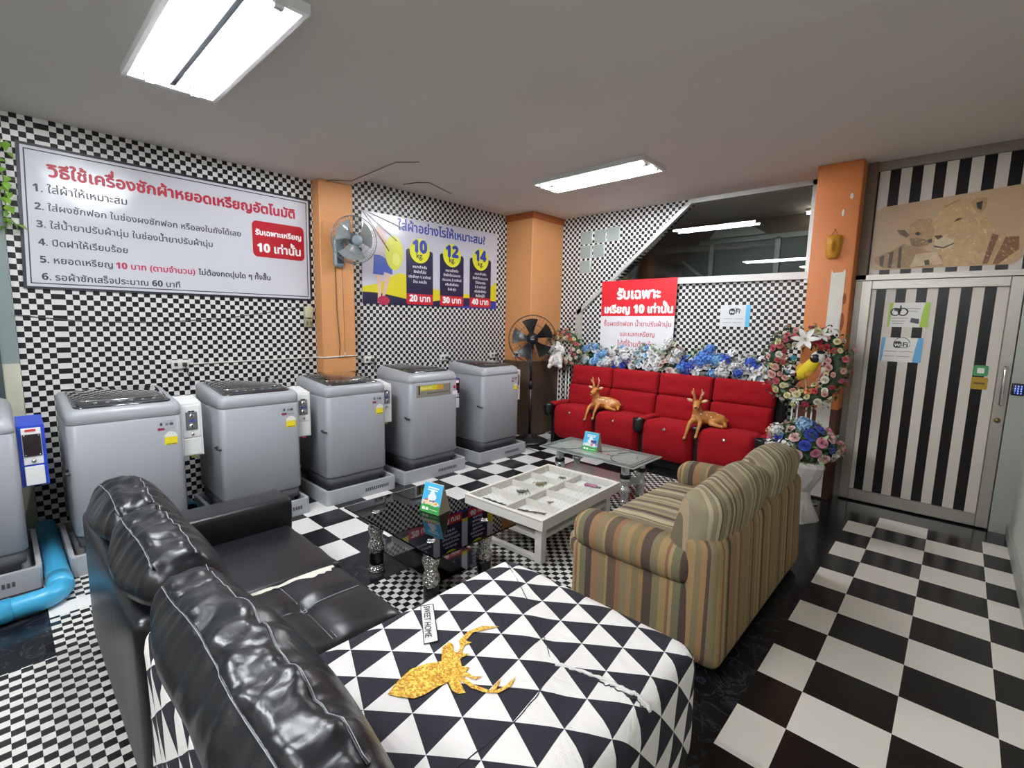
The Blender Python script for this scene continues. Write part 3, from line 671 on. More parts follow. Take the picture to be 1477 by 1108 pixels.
def coin_box(y0, y1, z0, z1, style, lab, key):
    t = thing('coin_box', lab, 'coin box', (-3.9, (y0 + y1) / 2, z0), group='coin boxes between the washing machines')
    w, h = (y1 - y0) / 2, z1 - z0; wh = col('#dfe0e0', .35); bd = {'W': wh, 'B': col('#2a46b8', .35), 'V': col('#4a3d9a', .35)}[style]
    mb = MB(); mb.loft([[(-.2, -w, 0), (0, -w, 0), (0, w, 0), (-.2, w, 0)], [(-.2, -w, h + .03), (0, -w, h), (0, w, h), (-.2, w, h + .03)]], bd, False)
    mb.build('housing', t)
    def plate(nm, ya, yb, za, zb, d, m, par=t, bev=.002): return MB().box((0, ya, za), (d, yb, zb), m, bev, 1).build(nm, par)
    m = .012 if style == 'W' else .016
    dp = plate('front_door', -w + m, w - m, .36 * h, h - .014, .006, wh)
    bd2 = plate('cash_drawer', -w + m, w - m, .02 * h, .33 * h, .007 if style == 'W' else .014, wh)
    if style == 'W':
        MB().box((.0065, -.02, h - .07), (.008, .02, h - .052), m_dark).build('display', dp)
        st = P('coin_plate_steel', '#8d9096', .3, metal=.7)
        MB().box((.006, -.035, .5 * h), (.011, .035, .84 * h), st, .003, 1).build('coin_plate', dp)
        mb = MB()
        for dz in (.57, .76): mb.cyl((.011, 0, dz * h), (.016, 0, dz * h), .02, m_chrome, 18); mb.box((.016, -.004, dz * h - .012), (.0168, .004, dz * h + .012), m_black)
        mb.box((.011, -.022, .655 * h), (.0125, .022, .685 * h), col('#4550a8', .4)); mb.build('coin_slot', dp)
    else:
        MB().box((.006, -.038, .5 * h), (.012, .038, .86 * h), P('coin_plate_dark', '#2a2024', .12, coat=1)).build('coin_plate', dp)
        mb = MB()
        for q in (-1, 1):
            for dz in (.52, .84): mb.cyl((.012, q * .03, dz * h), (.0145, q * .03, dz * h), .004, m_chrome, 10)
        mb.build('screw', dp)
        if style == 'B': MB().box((.006, -.025, h - .035), (.0075, .02, h - .022), col('#c8323c', .4)).build('display', dp)
        else: MB().box((.006, -.03, h - .06), (.0075, .03, h - .03), emit('pink_display', (1, .45, .5, 1), .8)).build('display', dp)
    MB().cyl((.006, 0, .42 * h), (.016, 0, .42 * h), .010, m_chrome, 14).build('lock', dp)
    if key: MB().box((-.03, -.01, -.02), (-.012, .022, 0), col(key, .5), .004, 2).build('key_tag', t)
coin_box(.035, .15, .555, .915, 'B', 'blue and white coin box at the left edge near the drain pipe', None)
coin_box(.825, .955, .58, .955, 'W', 'white coin box on the first full washer, yellow tag below', '#b9c43a')
coin_box(1.615, 1.735, .59, .955, 'W', 'white coin box with a pink tag, left of the washer under the wall fan', '#c4307a')
coin_box(2.405, 2.515, .595, .955, 'W', 'white coin box left of the washer with the yellow strip', '#b9c43a')
coin_box(3.265, 3.365, .63, .95, 'V', 'white coin box with violet edging and a pink display', None)
coin_box(4.225, 4.335, .615, .98, 'W', 'white coin box at the far end by the standing fan', None)

def pipes():
    m = P('blue_pvc', '#3fa3cf', .3, var=.12, vs=4)
    mb = MB(); z = .062
    pts = [(-3.36, -1.0, z), (-3.40, -.1, z), (-3.41, .03, z)] + [(-3.51 + .1 * math.cos(a), .03 + .1 * math.sin(a), z) for a in [PI / 12 * i for i in range(1, 7)]] + [(-3.70, .132, z), (-4.6, .13, z)]
    mb.tube(pts, .055, m, 16)
    mb.tube([(-3.375, -.6, z), (-3.402, -.06, z)], .060, m, 16); mb.tube([(-3.50, .131, z), (-3.62, .132, z)], .060, m, 16)
    tag(mb.build('drain_pipe'), 'bright blue plastic drain pipe with an elbow on the floor at left', 'pipe')
    mb = MB(); mb.tube([(-4.60, .93, .06), (-4.3, .93, .06), (-4.25, .93, .06)], .05, m, 14); mb.tube([(-4.34, .93, .06), (-4.25, .93, .06)], .056, m, 14)
    tag(mb.build('drain_pipe'), 'short blue drain pipe end in the gap between two washers', 'pipe')
pipes()

# ================================================================== posters
def poster_left():
    x = WX + .003; FM = FR((x, 0, 0), (0, 1, 0), (0, 0, 1))
    k = NT('glossy_poster_vinyl'); k.b.inputs['Base Color'].default_value = lin('#c6c7d0'); k.b.inputs['Roughness'].default_value = .2
    n = k.n('ShaderNodeTexNoise', i_Scale=2.2, i_Detail=2); k.l(k.pos(), n.inputs[0]); k.bump(n.outputs[0], .25, .05)
    bk = col('#20202c', .4); rd = col('#b0233b', .4); tx = col('#30303a', .4)
    mb = MB(); mb.prism([(.155, 1.725), (2.132, 1.725), (2.14, 2.672), (.19, 2.682)], 0, .008, k.m, FM)
    t = tag(mb.build('poster'), 'large white poster of six washing steps with a red heading', 'poster')
    mb = MB()
    for d, w in ((0, .018), (.036, .007)):
        a = [(.155 + d, 1.725 + d), (2.132 - d, 1.725 + d), (2.14 - d, 2.672 - d), (.19 + d * .9, 2.682 - d)]
        b = [(.155 + d + w, 1.725 + d + w), (2.132 - d - w, 1.725 + d + w), (2.14 - d - w, 2.672 - d - w), (.19 + d * .9 + w, 2.682 - d - w)]
        for i in range(4): mb.prism([a[i], a[(i + 1) % 4], b[(i + 1) % 4], b[i]], .008, .0088, bk, FM)
    mb.build('border', t)
    def F(y, z, d=.0092): return FR((x + d, y, z), (0, 1, -.006), (0, .006, 1))
    mb = MB(); mb.text('วิธีใช้เครื่องซักผ้าหยอดเหรียญอัตโนมัติ', F(.33, 2.485), rd, width=1.66, bold=.0045); mb.build('heading', t)
    for s, z, w in (('1. ใส่ผ้าให้เหมาะสม', 2.375, .50), ('2. ใส่ผงซักฟอก ในช่องผงซักฟอก หรือลงในถังได้เลย', 2.257, 1.27), ('3. ใส่น้ำยาปรับผ้านุ่ม ในช่องน้ำยาปรับผ้านุ่ม', 2.140, 1.05), ('4. ปิดฝาให้เรียบร้อย', 2.022, .48), ('5. หยอดเหรียญ', 1.905, .385), ('6. รอผ้าซักเสร็จประมาณ 60 นาที', 1.79, .80)):
        MB().text(s, F(.25, z), tx, width=w, bold=.0009).build('lettering', t)
    mb = MB(); mb.text('ไม่ต้องกดปุ่มใด ๆ ทั้งสิ้น', F(1.185, 1.898), tx, width=.565, bold=.0016); mb.build('lettering', t)
    mb = MB(); mb.text('10 บาท (ตามจำนวน)', F(.655, 1.902), col('#b8315a', .4), width=.505, bold=.0018); mb.build('lettering', t)
    bx = MB().prism(rrect(1.615, 2.07, 2.095, 2.405, .04, 5), .008, .0094, col('#b01c2a', .35), FM).build('red_box', t)
    mb = MB(); wt = col('#f0eeee', .4)
    mb.text('รับเฉพาะเหรียญ', F(1.842, 2.285, .0098), wt, width=.40, align='C', bold=.0028); mb.build('lettering', bx); mb = MB(); mb.text('10 เท่านั้น', F(1.842, 2.14, .0098), wt, width=.38, align='C', bold=.0035); mb.build('lettering', bx)
poster_left()
def poster_price():
    x = WX + .004; FM = FR((x, 0, 0), (0, 1, 0), (0, 0, 1))
    k = NT('banner_vinyl'); k.b.inputs['Base Color'].default_value = lin('#c9c9d6'); k.b.inputs['Roughness'].default_value = .22
    n = k.n('ShaderNodeTexNoise', i_Scale=2.5, i_Detail=2); k.l(k.pos(), n.inputs[0]); k.bump(n.outputs[0], .2, .04)
    Y0, Y1, Z0, Z1 = 2.67, 4.66, 1.722, 2.70
    mb = MB(); mb.prism([(Y0, Z0), (Y1, Z0), (4.67, 2.71), (Y0 + .01, 2.675)], 0, .006, k.m, FM)
    t = tag(mb.build('poster'), 'blue and yellow price poster with three columns for 10, 12 and 14 kg', 'poster')
    nv = col('#1d1a3e', .35); yl = col('#d6cc22', .35); bl = col('#2b3fa4', .35); rd = col('#c0202e', .35); wt = col('#eeeef2', .4)
    def wave(f, n=40): return [(Y0 + .002 + (Y1 - Y0 - .004) * i / n, f(i / n)) for i in range(n + 1)]
    mb = MB()
    top = wave(lambda u: Z0 + .16 + .11 * math.exp(-((u - .24) / .09) ** 2) + .1 * u + .06 * math.sin(6 * u + .3) + (.1 if u > .9 else 0) * (u - .9) * 10)
    mb.prism([(Y0 + .002, Z0)] + top[0:] + [(Y1 - .002, Z0)], .006, .0064, yl, FM)
    mb.prism([(Y0 + .002, Z0)] + wave(lambda u: Z0 + .09 + .035 * math.sin(9 * u + 1.2) + .14 * max(0, u - .75)) + [(Y1 - .002, Z0)], .0064, .0068, nv, FM)
    mb.prism([(3.9, Z0), (Y1 - .002, Z0), (Y1 - .002, Z0 + .1), (4.5, Z0 + .07)], .0068, .007, bl, FM)
    mb.build('wave_print', t)
    # legs, shorts and a basket drawn on the left
    mb = MB(); sk = col('#dcb8a4', .4)
    mb.prism([(2.83, 2.07), (2.905, 2.07), (2.90, 1.9), (2.885, 1.76), (2.92, 1.735), (2.85, 1.735), (2.858, 1.9)], .007, .0074, sk, FM)
    mb.prism([(2.95, 2.07), (3.02, 2.07), (2.985, 1.93), (2.935, 1.80), (2.955, 1.76), (2.895, 1.77), (2.935, 1.93)], .0074, .0078, sk, FM)
    mb.prism([(2.815, 2.24), (2.80, 2.04), (2.925, 2.035), (2.935, 2.07), (3.04, 2.05), (3.035, 2.13), (2.95, 2.22), (2.88, 2.245)], .0078, .0082, col('#2d4fb0', .4), FM)
    mb.prism([(2.83, 2.24), (2.95, 2.23), (3.0, 2.33), (2.96, 2.50), (2.86, 2.56), (2.79, 2.48), (2.83, 2.36)], .007, .0074, col('#c9bfc4', .4), FM)
    mb.prism([(2.85, 2.52), (2.89, 2.53), (3.0, 2.32), (3.05, 2.26), (3.02, 2.24), (2.95, 2.32)], .0082, .0086, sk, FM)
    mb.prism(ell(3.065, 2.285, .115, .185, 22), .0086, .009, col('#d3d83a', .4), FM); mb.prism(ell(3.09, 2.22, .05, .07, 16), .009, .0093, col('#e2e46a', .4), FM)
    mb.prism(ell(2.925, 1.765, .075, .05, 16), .0082, .0086, col('#b3264a', .4), FM)
    mb.build('figure_print', t)
    def F(y, z, d): return FR((x + d, y, z), (0, 1, 0), (0, 0, 1))
    mb = MB(); mb.text('ใส่ผ้าอย่างไรให้เหมาะสม?', F(3.12, 2.545, .0068), bl, width=1.32, bold=.004); mb.build('heading', t)
    for y, kg, pr, ln in ((3.408, '10', '20 บาท', ('เหมาะสำหรับ', 'ซักผ้าทั่วไป', 'ประจำทุก ๆ อาทิตย์', 'บ้าน คอนโด')), (3.888, '12', '30 บาท', ('เหมาะสำหรับ', 'ซักผ้าจำนวนมาก', 'ประมาณ 2 อาทิตย์', 'หรือซักผ้าห่ม', '5-6 ฟุต')), (4.365, '14', '40 บาท', ('เหมาะสำหรับ', 'ซักผ้าจำนวนมาก', 'ได้ประมาณ', '2-3 อาทิตย์', 'หรือซักผ้าห่ม', 'ผืนใหญ่ได้'))):
        c = MB().prism(rrect(y - .187, y + .187, 1.735, 2.355, .03, 4), .007, .0078, nv, FM).build('price_column', t)
        MB().prism(ell(y, 2.345, .14, .138, 32), .0078, .0086, col('#dfe02c', .35), FM).build('weight_circle', c)
        mb = MB(); mb.text(kg, F(y, 2.33, .0088), bl, width=.19, align='C', bold=.009); mb.build('lettering', c); mb = MB(); mb.text('kg.', F(y, 2.262, .0088), nv, width=.09, align='C', bold=.0018); mb.build('lettering', c); mb = MB()
        for i, s in enumerate(ln):
            mb.text(s, F(y, 2.15 - i * .056, .0081), wt, size=.042, align='C', bold=.0008)
        mb.build('lettering', c)
        r = MB().prism(rrect(y - .187, y + .187, 1.737, 1.858, .015, 3), .0078, .0084, rd, FM).build('price_box', c)
        mb = MB(); mb.text(pr, F(y, 1.772, .0086), wt, width=.29, align='C', bold=.004); mb.build('price_lettering', c)
    # the loose, folded upper corner
    mb = MB(); fd = P('clear_film', '#b9a99a', .15)
    for i, (a, b) in enumerate((((2.69, 2.67), (3.0, 2.3)), ((2.70, 2.672), (3.1, 2.42)), ((2.72, 2.675), (3.2, 2.56)))):
        mb.tube([(x + .008 + .012 * math.sin(PI * s / 8), a[0] + (b[0] - a[0]) * s / 8, a[1] + (b[1] - a[1]) * s / 8) for s in range(9)], [.003 + .004 * s / 8 for s in range(9)], k.m if i else fd, 6)
    mb.build('folded_corner', t)
poster_price()
def poster_coin():
    y = YB - .052; FM = FR((0, y, 0), (1, 0, 0), (0, 0, 1)); X0, X1 = -3.49, -2.475
    mb = MB(); mb.prism([(X0, 1.2), (X1 - .02, 1.2), (X1, 2.11), (X0 - .005, 2.10)], 0, .006, col('#d6d6da', .35), FM)
    t = tag(mb.build('poster'), 'red and white coin notice hanging below the slanted window', 'poster')
    MB().prism([(X0, 1.655), (X1 - .01, 1.665), (X1, 2.11), (X0 - .005, 2.10)], .006, .0066, col('#c8202c', .4), FM).build('red_field', t)
    def F(x, z): return FR((x, y - .0072, z), (1, 0, .008), (-.008, 0, 1))
    mb = MB(); wt = col('#f4f2f2', .4); rd = col('#b8475a', .45)
    mb.text('รับเฉพาะ', F(-2.97, 1.875), wt, width=.58, align='C', bold=.008); mb.build('lettering', t); mb = MB(); mb.text('เหรียญ 10 เท่านั้น', F(-2.975, 1.70), wt, width=.92, align='C', bold=.007); mb.build('lettering', t); mb = MB()
    mb.text('ซื้อผงซักฟอก น้ำยาปรับผ้านุ่ม', F(-2.98, 1.535), rd, width=.92, align='C', bold=.001); mb.build('lettering', t); mb = MB(); mb.text('และแลกเหรียญ', F(-2.96, 1.41), rd, width=.47, align='C', bold=.001); mb.build('lettering', t); mb = MB(); mb.text('ได้ที่ร้านด้านใน', F(-2.98, 1.28), rd, width=.5, align='C', bold=.001)
    mb.build('lettering', t)
    y = YB - .003; x0, x1, z0, z1 = -1.985, -1.675, 1.555, 1.79; w, h = x1 - x0, z1 - z0
    mb = MB(); mb.box((x0, y, z0), (x1, y + .002, z1), col('#cfd4d8', .35)); t = tag(mb.build('notice'), 'white wireless internet notice taped on the checkered back wall', 'notice')
    mb = MB(); FM = FR((0, y, 0), (1, 0, 0), (0, 0, 1)); bk = col('#141414', .4)
    mb.box((x1 - .045, y - .001, z0), (x1, y, z1), col('#55b4dd', .4)); mb.prism(rrect(x0 + .3 * w, x0 + .5 * w, z0 + .55 * h, z0 + .82 * h, .02), 0, .001, bk, FM)
    mb.tube([(x0 + .5 * w + .2 * w * math.cos(a), y - .002, z0 + .7 * h + .16 * h * math.sin(a)) for a in [i * PI / 12 for i in range(13)]], .0025, bk, 6)
    mb.text('Wi', FR((x0 + .40 * w, y - .0018, z0 + .62 * h), (1, 0, 0), (0, 0, 1)), col('#f4f4f4', .4), width=.15 * w, align='C', bold=.001); mb.text('Fi', FR((x0 + .59 * w, y - .001, z0 + .62 * h), (1, 0, 0), (0, 0, 1)), bk, width=.12 * w, align='C', bold=.002)
    for a, b, c in ((.12, .42, .36), (.46, .8, .36), (.1, .4, .18), (.44, .75, .18)): mb.box((x0 + a * w, y - .001, z0 + c * h), (x0 + b * w, y, z0 + c * h + .004), col('#7f8488', .5))
    mb.build('print', t)
poster_coin()

# ================================================================== glass blocks, mask, sockets, wires
gb = P('glass_block', '#aeb6b2', .12, coat=.6)
for (x, z, lab) in ((-3.80, 2.69, 'glass block at the corner of the stepped group, upper left'), (-3.59, 2.69, 'glass block in the middle of the top row of three'), (-3.39, 2.70, 'glass block at the right end of the top row, nearest the window rail'), (-3.81, 2.505, 'glass block at the left of the middle pair'), (-3.605, 2.505, 'glass block at the right of the middle pair'), (-3.815, 2.31, 'single lowest glass block')):
    mb = MB(); mb.box((x - .092, YB - .006, z - .085), (x + .092, YB + .05, z + .085), gb, .008, 2)
    t = tag(mb.build('glass_block'), lab, 'glass block', 'glass blocks in the back wall'); mb = MB(); rb = P('glass_block_rib', '#98a19d', .2)
    for i in range(9):
        mb.box((x - .075 + i * .0175, YB - .0085, z - .075), (x - .068 + i * .0175, YB - .0055, z + .075), rb); mb.box((x - .078, YB - .0085, z - .07 + i * .0165), (x + .078, YB - .0055, z - .063 + i * .0165), rb)
    mb.build('ribbing', t)
def mask():
    t = thing('wall_mask', 'small golden yellow face mask hung on the orange pillar', 'mask', (-.905, 5.064, 2.17))
    m = P('golden_clay', '#c98a1e', .5, var=.35, vs=20, bump=.3, bs=40)
    def fn(o, l):
        x, y, z = o
        w = 1 - .35 * max(0, -l[2]) ** 1.5; x *= w
        if l[1] < 0:
            y -= .035 * (1 - l[0] ** 2) * (1 - .5 * l[2] ** 2); y -= .03 * math.exp(-(l[0] / .2) ** 2) * math.exp(-((l[2] + .05) / .35) ** 2)
            y += .016 * (math.exp(-((abs(l[0]) - .42) / .18) ** 2) * math.exp(-((l[2] - .28) / .14) ** 2))
            y += .010 * math.exp(-(l[0] / .35) ** 2) * math.exp(-((l[2] + .5) / .06) ** 2)
        return (x, y, z + .095)
    MB().rblock((-.062, -.02, -.1), (.062, 0, .1), .02, m, (10, 2, 14), fn).build('face', t)
    MB().tube([(-.03, -.004, .19), (0, -.003, .245), (.03, -.004, .19)], .0015, m_dark, 5).build('hanging_cord', t)
    MB().cyl((0, 0, .245), (0, -.012, .245), .004, m_dark, 8).build('nail', t)
mask()
def socket(y, z, lab, plug=True, x=WX, face=None):
    t = thing('wall_socket', lab, 'socket', (x, y, z), 0 if face is None else face, 'sockets along the left wall')
    MB().box((0, -.06, -.036), (.03, .06, .036), col('#d2d2cc', .4), .006, 2).build('box', t)
    mb = MB(); bk = col('#2a2a2c', .5)
    for q in (-.03, .025): mb.box((.03, q - .012, -.014), (.032, q + .012, .014), bk)
    mb.build('outlet', t)
    mb = MB(); mb.box((.032, .012, -.016), (.06, .042, .016), bk, .006, 2); mb.tube([(.058, .027, -.005), (.075, .027, -.02), (.07, .04, -.08), (.045, .07, -.16)], .004, bk, 6); mb.build('plug', t)
socket(1.01, 1.165, 'white wall socket with a plug above the gap between the first two washers')
socket(2.73, 1.125, 'white wall socket just right of the first orange pillar')
socket(3.76, 1.105, 'white wall socket above the far washing machine')
socket(4.62, 1.10, 'white wall socket beside the far orange pillar')
socket(4.85, 1.12, 'wall socket with a brown plug on the far orange pillar behind the fan', x=-4.42, face=-PI / 2)
def switch():
    t = thing('breaker_switch', 'cream breaker switch box beside the first orange pillar', 'switch', (WX, 2.085, 1.47))
    MB().box((0, -.04, .09), (.045, .04, .20), col('#bdb79c', .5), .008, 2).build('cover', t); MB().box((0, -.036, 0), (.03, .036, .085), col('#a8a189', .5), .006, 2).build('base', t)
    mb = MB()
    for q in (-.018, .018): mb.box((.03, q - .009, .02), (.036, q + .009, .06), col('#6e6a58', .5))
    mb.build('toggle', t)
switch()
def wire(nm, pts, r, m, lab, cat='cable'): return tag(MB().tube(pts, r, m, 6).build(nm), lab, cat)
xw = WX + .006
wire('cable', [(xw, .1, 1.545), (xw, .42, 1.51), (xw, .7, 1.503), (xw, .94, 1.508), (xw, 1.4, 1.55), (xw, 1.8, 1.62), (xw, 2.045, 1.665)], .003, col('#4a4a50', .6), 'thin grey cable drooping below the large poster')
wire('conduit', [(xw, 1.07, 1.165), (xw, 2.155, 1.175), (WX + .152, 2.157, 1.18), (WX + .156, 2.3, 1.185), (WX + .156, 2.5, 1.19), (WX + .156, 2.513, 1.19), (xw, 2.52, 1.17), (xw, 2.67, 1.13)], .007, col('#d8d6cf', .5), 'white conduit running round the first orange pillar', 'conduit')
wire('cable', [(-4.62, 2.20, ZLOW - .008), (-4.45, 2.28, ZLOW - .008), (-4.35, 2.40, ZLOW - .008), (-3.55, 2.36, ZLOW - .008), (-3.45, 2.44, ZLOW - .008), (-3.38, 2.47, ZLOW - .012)], .004, col('#6e6a66', .6), 'grey cable on the ceiling near the first orange pillar')
wire('cable', [(-4.45, 3.05, ZHIGH - .006), (-4.28, 3.1, ZHIGH - .006), (-4.18, 3.18, ZHIGH - .006), (-4.35, 3.62, ZHIGH - .006)], .004, col('#5e5a56', .6), 'thin bent cable on the ceiling above the price poster')
# leaves at the left edge
def vine():
    t = thing('hanging_vine', 'green leafy vine hanging at the left edge beside the large poster', 'plant', (WX + .06, .10, 2.7))
    MB().tube([(-.05, .01, .06), (-.03, .0, -.1), (-.04, .02, -.3), (-.03, .01, -.5), (-.04, .0, -.62)], .004, col('#5a7a3a', .6), 6).build('stem', t)
    lf = P('vine_leaf', '#7fae3e', .5, var=.4, vs=12)
    mb = MB(); r = random.Random(3)
    for i in range(24):
        z = -.02 - .6 * r.random(); s = .035 + .03 * r.random(); a = r.uniform(-1.3, 1.3)
        M = TR((-.03 + .04 * r.random(), .02 + .03 * r.uniform(-1, 1), z), a, r.uniform(-.6, .6), r.uniform(.3, 1.2))
        mb.add([(0, 0, 0), (s * .5, s * .5, .006), (s * 1.3, 0, -.01), (s * .5, -s * .5, .006), (s * .55, 0, -.004)], [[0, 4, 1], [1, 4, 2], [2, 4, 3], [3, 4, 0]], lf, True, M)
    mb.build('leaves', t)
vine()

# ================================================================== fans
def fan_cage(mb, R, depth, n, m, r=.0022):
    for k, (rr, z) in enumerate(((R, 0), (R * .97, depth * .45), (R * .97, -depth * .4), (R * .6, depth * .8), (R * .22, depth), (R * .6, -depth * .75))): mb.tube([(z, rr * math.cos(a), rr * math.sin(a)) for a in [2 * PI * i / 40 for i in range(40)]], r * (2.2 if k == 0 else 1), m, 6, True)
    for i in range(n):
        a = 2 * PI * i / n; c, s = math.cos(a), math.sin(a)
        mb.tube([(z, rr * c, rr * s) for rr, z in ((R * .2, depth), (R * .6, depth * .85), (R * .93, depth * .5), (R, 0))], r * .6, m, 4); mb.tube([(z, rr * c, rr * s) for rr, z in ((R, 0), (R * .93, -depth * .45), (R * .55, -depth * .8), (R * .2, -depth))], r * .6, m, 4)
def fan_blade(mb, R, r0, m, a, wide=.5):
    pts = []
    def fn(u, v):
        rad = r0 + (R - r0) * u; ang = a + (v - .5) * wide * (1.0 + .35 * u); return (.035 * (v - .5) * 2 * (1 - .3 * u), rad * math.cos(ang), rad * math.sin(ang))
    mb.grid(fn, 6, 5, m); mb.grid(lambda u, v: tuple(Vector(fn(u, 1 - v)) + Vector((-.003, 0, 0))), 6, 5, m)
def wall_fan():
    t = thing('wall_fan', 'grey blue wall fan with pull cord on the first orange pillar', 'fan', (WX + .146, 2.33, 2.05))
    g = P('grey_blue_plastic', '#78868e', .4); cl = P('clear_blade', '#8b8f90', .15)
    MB().rblock((0, -.055, 0), (.06, .055, .30), .04, g, (2, 3, 6)).build('wall_bracket', t)
    MB().box((.06, -.03, .04), (.066, .035, .15), m_dark, .004, 1).build('switch_panel', t)
    mb = MB(); mb.tube([(.02, .02, .22), (.07, .03, .27), (.1, .04, .3)], .026, g, 10); mb.build('arm', t)
    hd = Matrix.Translation((.2, .075, .255)) @ Matrix.Rotation(-.12, 4, 'Z') @ Matrix.Rotation(.12, 4, 'Y')
    mb = MB(); mb.tube([(-.13, 0, 0), (-.12, 0, 0), (-.06, 0, 0), (-.03, 0, 0)], [.03, .062, .066, .04], g, 20, M=hd); mb.build('motor', t)
    mb = MB(); fan_cage(mb, .222, .075, 48, P('grey_wire', '#70787c', .35, metal=.4), .0016); 
    for f in range(len(mb.v)): mb.v[f] = hd @ mb.v[f]
    mb.build('cage', t)
    for i in range(3):
        mb = MB(); fan_blade(mb, .19, .04, cl, i * 2 * PI / 3 + .4, 1.1); mb.v = [hd @ v for v in mb.v]; mb.build('blade', t)
    mb = MB(); mb.tube([(-.03, 0, 0), (.03, 0, 0), (.05, 0, 0)], [.045, .045, .03], col('#31363a', .4), 18, M=hd); mb.build('hub', t)
    mb = MB(); mb.tube([(.05, 0, 0), (.075, 0, 0), (.082, 0, 0)], [.05, .05, .04], g, 18, M=hd); mb.build('cage_badge', t)
    mb = MB(); mb.tube([(.04, .03, .01), (.042, .032, -.3), (.043, .034, -.82)], .0015, m_dark, 5); mb.lathe([(.004, -.86), (.008, -.85), (.005, -.82)], col('#c9b79a', .5), 8, TR((.043, .034, 0))); mb.build('pull_cord', t)
    mb = MB(); mb.tube([(.012, -.03, .005), (.012, -.025, -.4), (.012, .0, -.75), (.012, -.01, -.88)], .003, col('#3a3632', .5), 6); mb.build('power_cord', t)
wall_fan()
def stand_fan():
    t = thing('standing_fan', 'black pedestal fan with five blades before the far orange pillar', 'fan', (-4.04, 4.70, 0))
    bk = P('black_fan_plastic', '#141416', .4)
    MB().lathe([(.24, 0), (.24, .015), (.2, .035), (.05, .06), (.035, .10)], bk, 36).build('base', t)
    mb = MB(); mb.cyl((0, 0, .06), (0, 0, .72), .021, bk, 14); mb.cyl((0, 0, .70), (0, 0, .80), .03, bk, 14, r1=.025); mb.cyl((0, 0, .78), (0, 0, 1.22), .014, bk, 12); mb.build('pole', t)
    ax = math.atan2(-4.3, 3.9); hd = Matrix.Translation((.02, -.01, 1.345)) @ Matrix.Rotation(ax, 4, 'Z') @ Matrix.Rotation(.05, 4, 'Y')
    mb = MB(); mb.tube([(-.17, 0, 0), (-.155, 0, 0), (-.08, 0, 0), (-.04, 0, 0)], [.04, .075, .078, .05], bk, 20, M=hd); mb.tube([(-.09, 0, -.07), (-.09, 0, -.14)], .025, bk, 10, M=hd); mb.build('motor', t)
    mb = MB(); fan_cage(mb, .305, .085, 36, P('black_wire', '#17171a', .35), .0017); mb.v = [hd @ v for v in mb.v]; mb.build('cage', t)
    for i in range(5):
        mb = MB(); fan_blade(mb, .26, .05, bk, i * 2 * PI / 5 + PI * .55, .62); mb.v = [hd @ v for v in mb.v]; mb.build('blade', t)
    mb = MB(); mb.tube([(-.04, 0, 0), (.03, 0, 0), (.045, 0, 0)], [.055, .055, .04], bk, 20, M=hd); h = mb.build('hub', t)
    mb = MB(); mb.box((.047, -.022, -.005), (.0485, .022, .005), col('#9a9a9a', .4), M=hd); mb.build('hub_badge', h)
    wire('power_cord', [(-4.16, 4.66, 1.16), (-3.98, 4.72, .9), (-3.95, 4.75, .5), (-3.9, 4.72, .12), (-3.82, 4.66, .01), (-3.7, 4.78, .008), (-3.75, 4.55, .008), (-3.6, 4.6, .008), (-3.85, 4.4, .008), (-3.62, 4.36, .008)], .004, col('#202022', .5), 'black cord coiled on the floor at the foot of the standing fan', 'cord')
stand_fan()

# ================================================================== black leather sofa
m_lea = leather('black_leather', '#15161b', 1.0)
m_lea2 = leather('black_leather_smooth', '#16171b', .25)
m_st = col('#9a9ca4', .6)
def puff(lo, hi, r, amt, mb, mat, n=(10, 8, 8), seed=0, wr=.006, M=None, top_narrow=0.):
    """a stuffed cushion: rounded block bulged outwards and gently creased"""
    rr = random.Random(seed); ph = [rr.uniform(0, 6) for _ in range(4)]
    cx = [(lo[i] + hi[i]) / 2 for i in range(3)]
    def fn(o, l):
        x, y, z = o
        fx, fy, fz = 1 - abs(l[0]) ** 2.4, 1 - abs(l[1]) ** 2.4, 1 - abs(l[2]) ** 2.4
        x += l[0] * amt[0] * fy * fz; y += l[1] * amt[1] * fx * fz; z += l[2] * amt[2] * fx * fy
        if top_narrow: y = cx[1] + (y - cx[1]) * (1 - top_narrow * max(0, l[2]) ** 2)
        d = wr * (math.sin(x * 31 + ph[0] + 4 * z) * math.sin(y * 17 + ph[1]) + .7 * math.sin(x * 57 + z * 23 + ph[2]))
        return (x + d * .3, y + d * (.5 + .5 * abs(l[1])), z + d * .5)
    return mb.rblock(lo, hi, r, mat, n, fn, M)
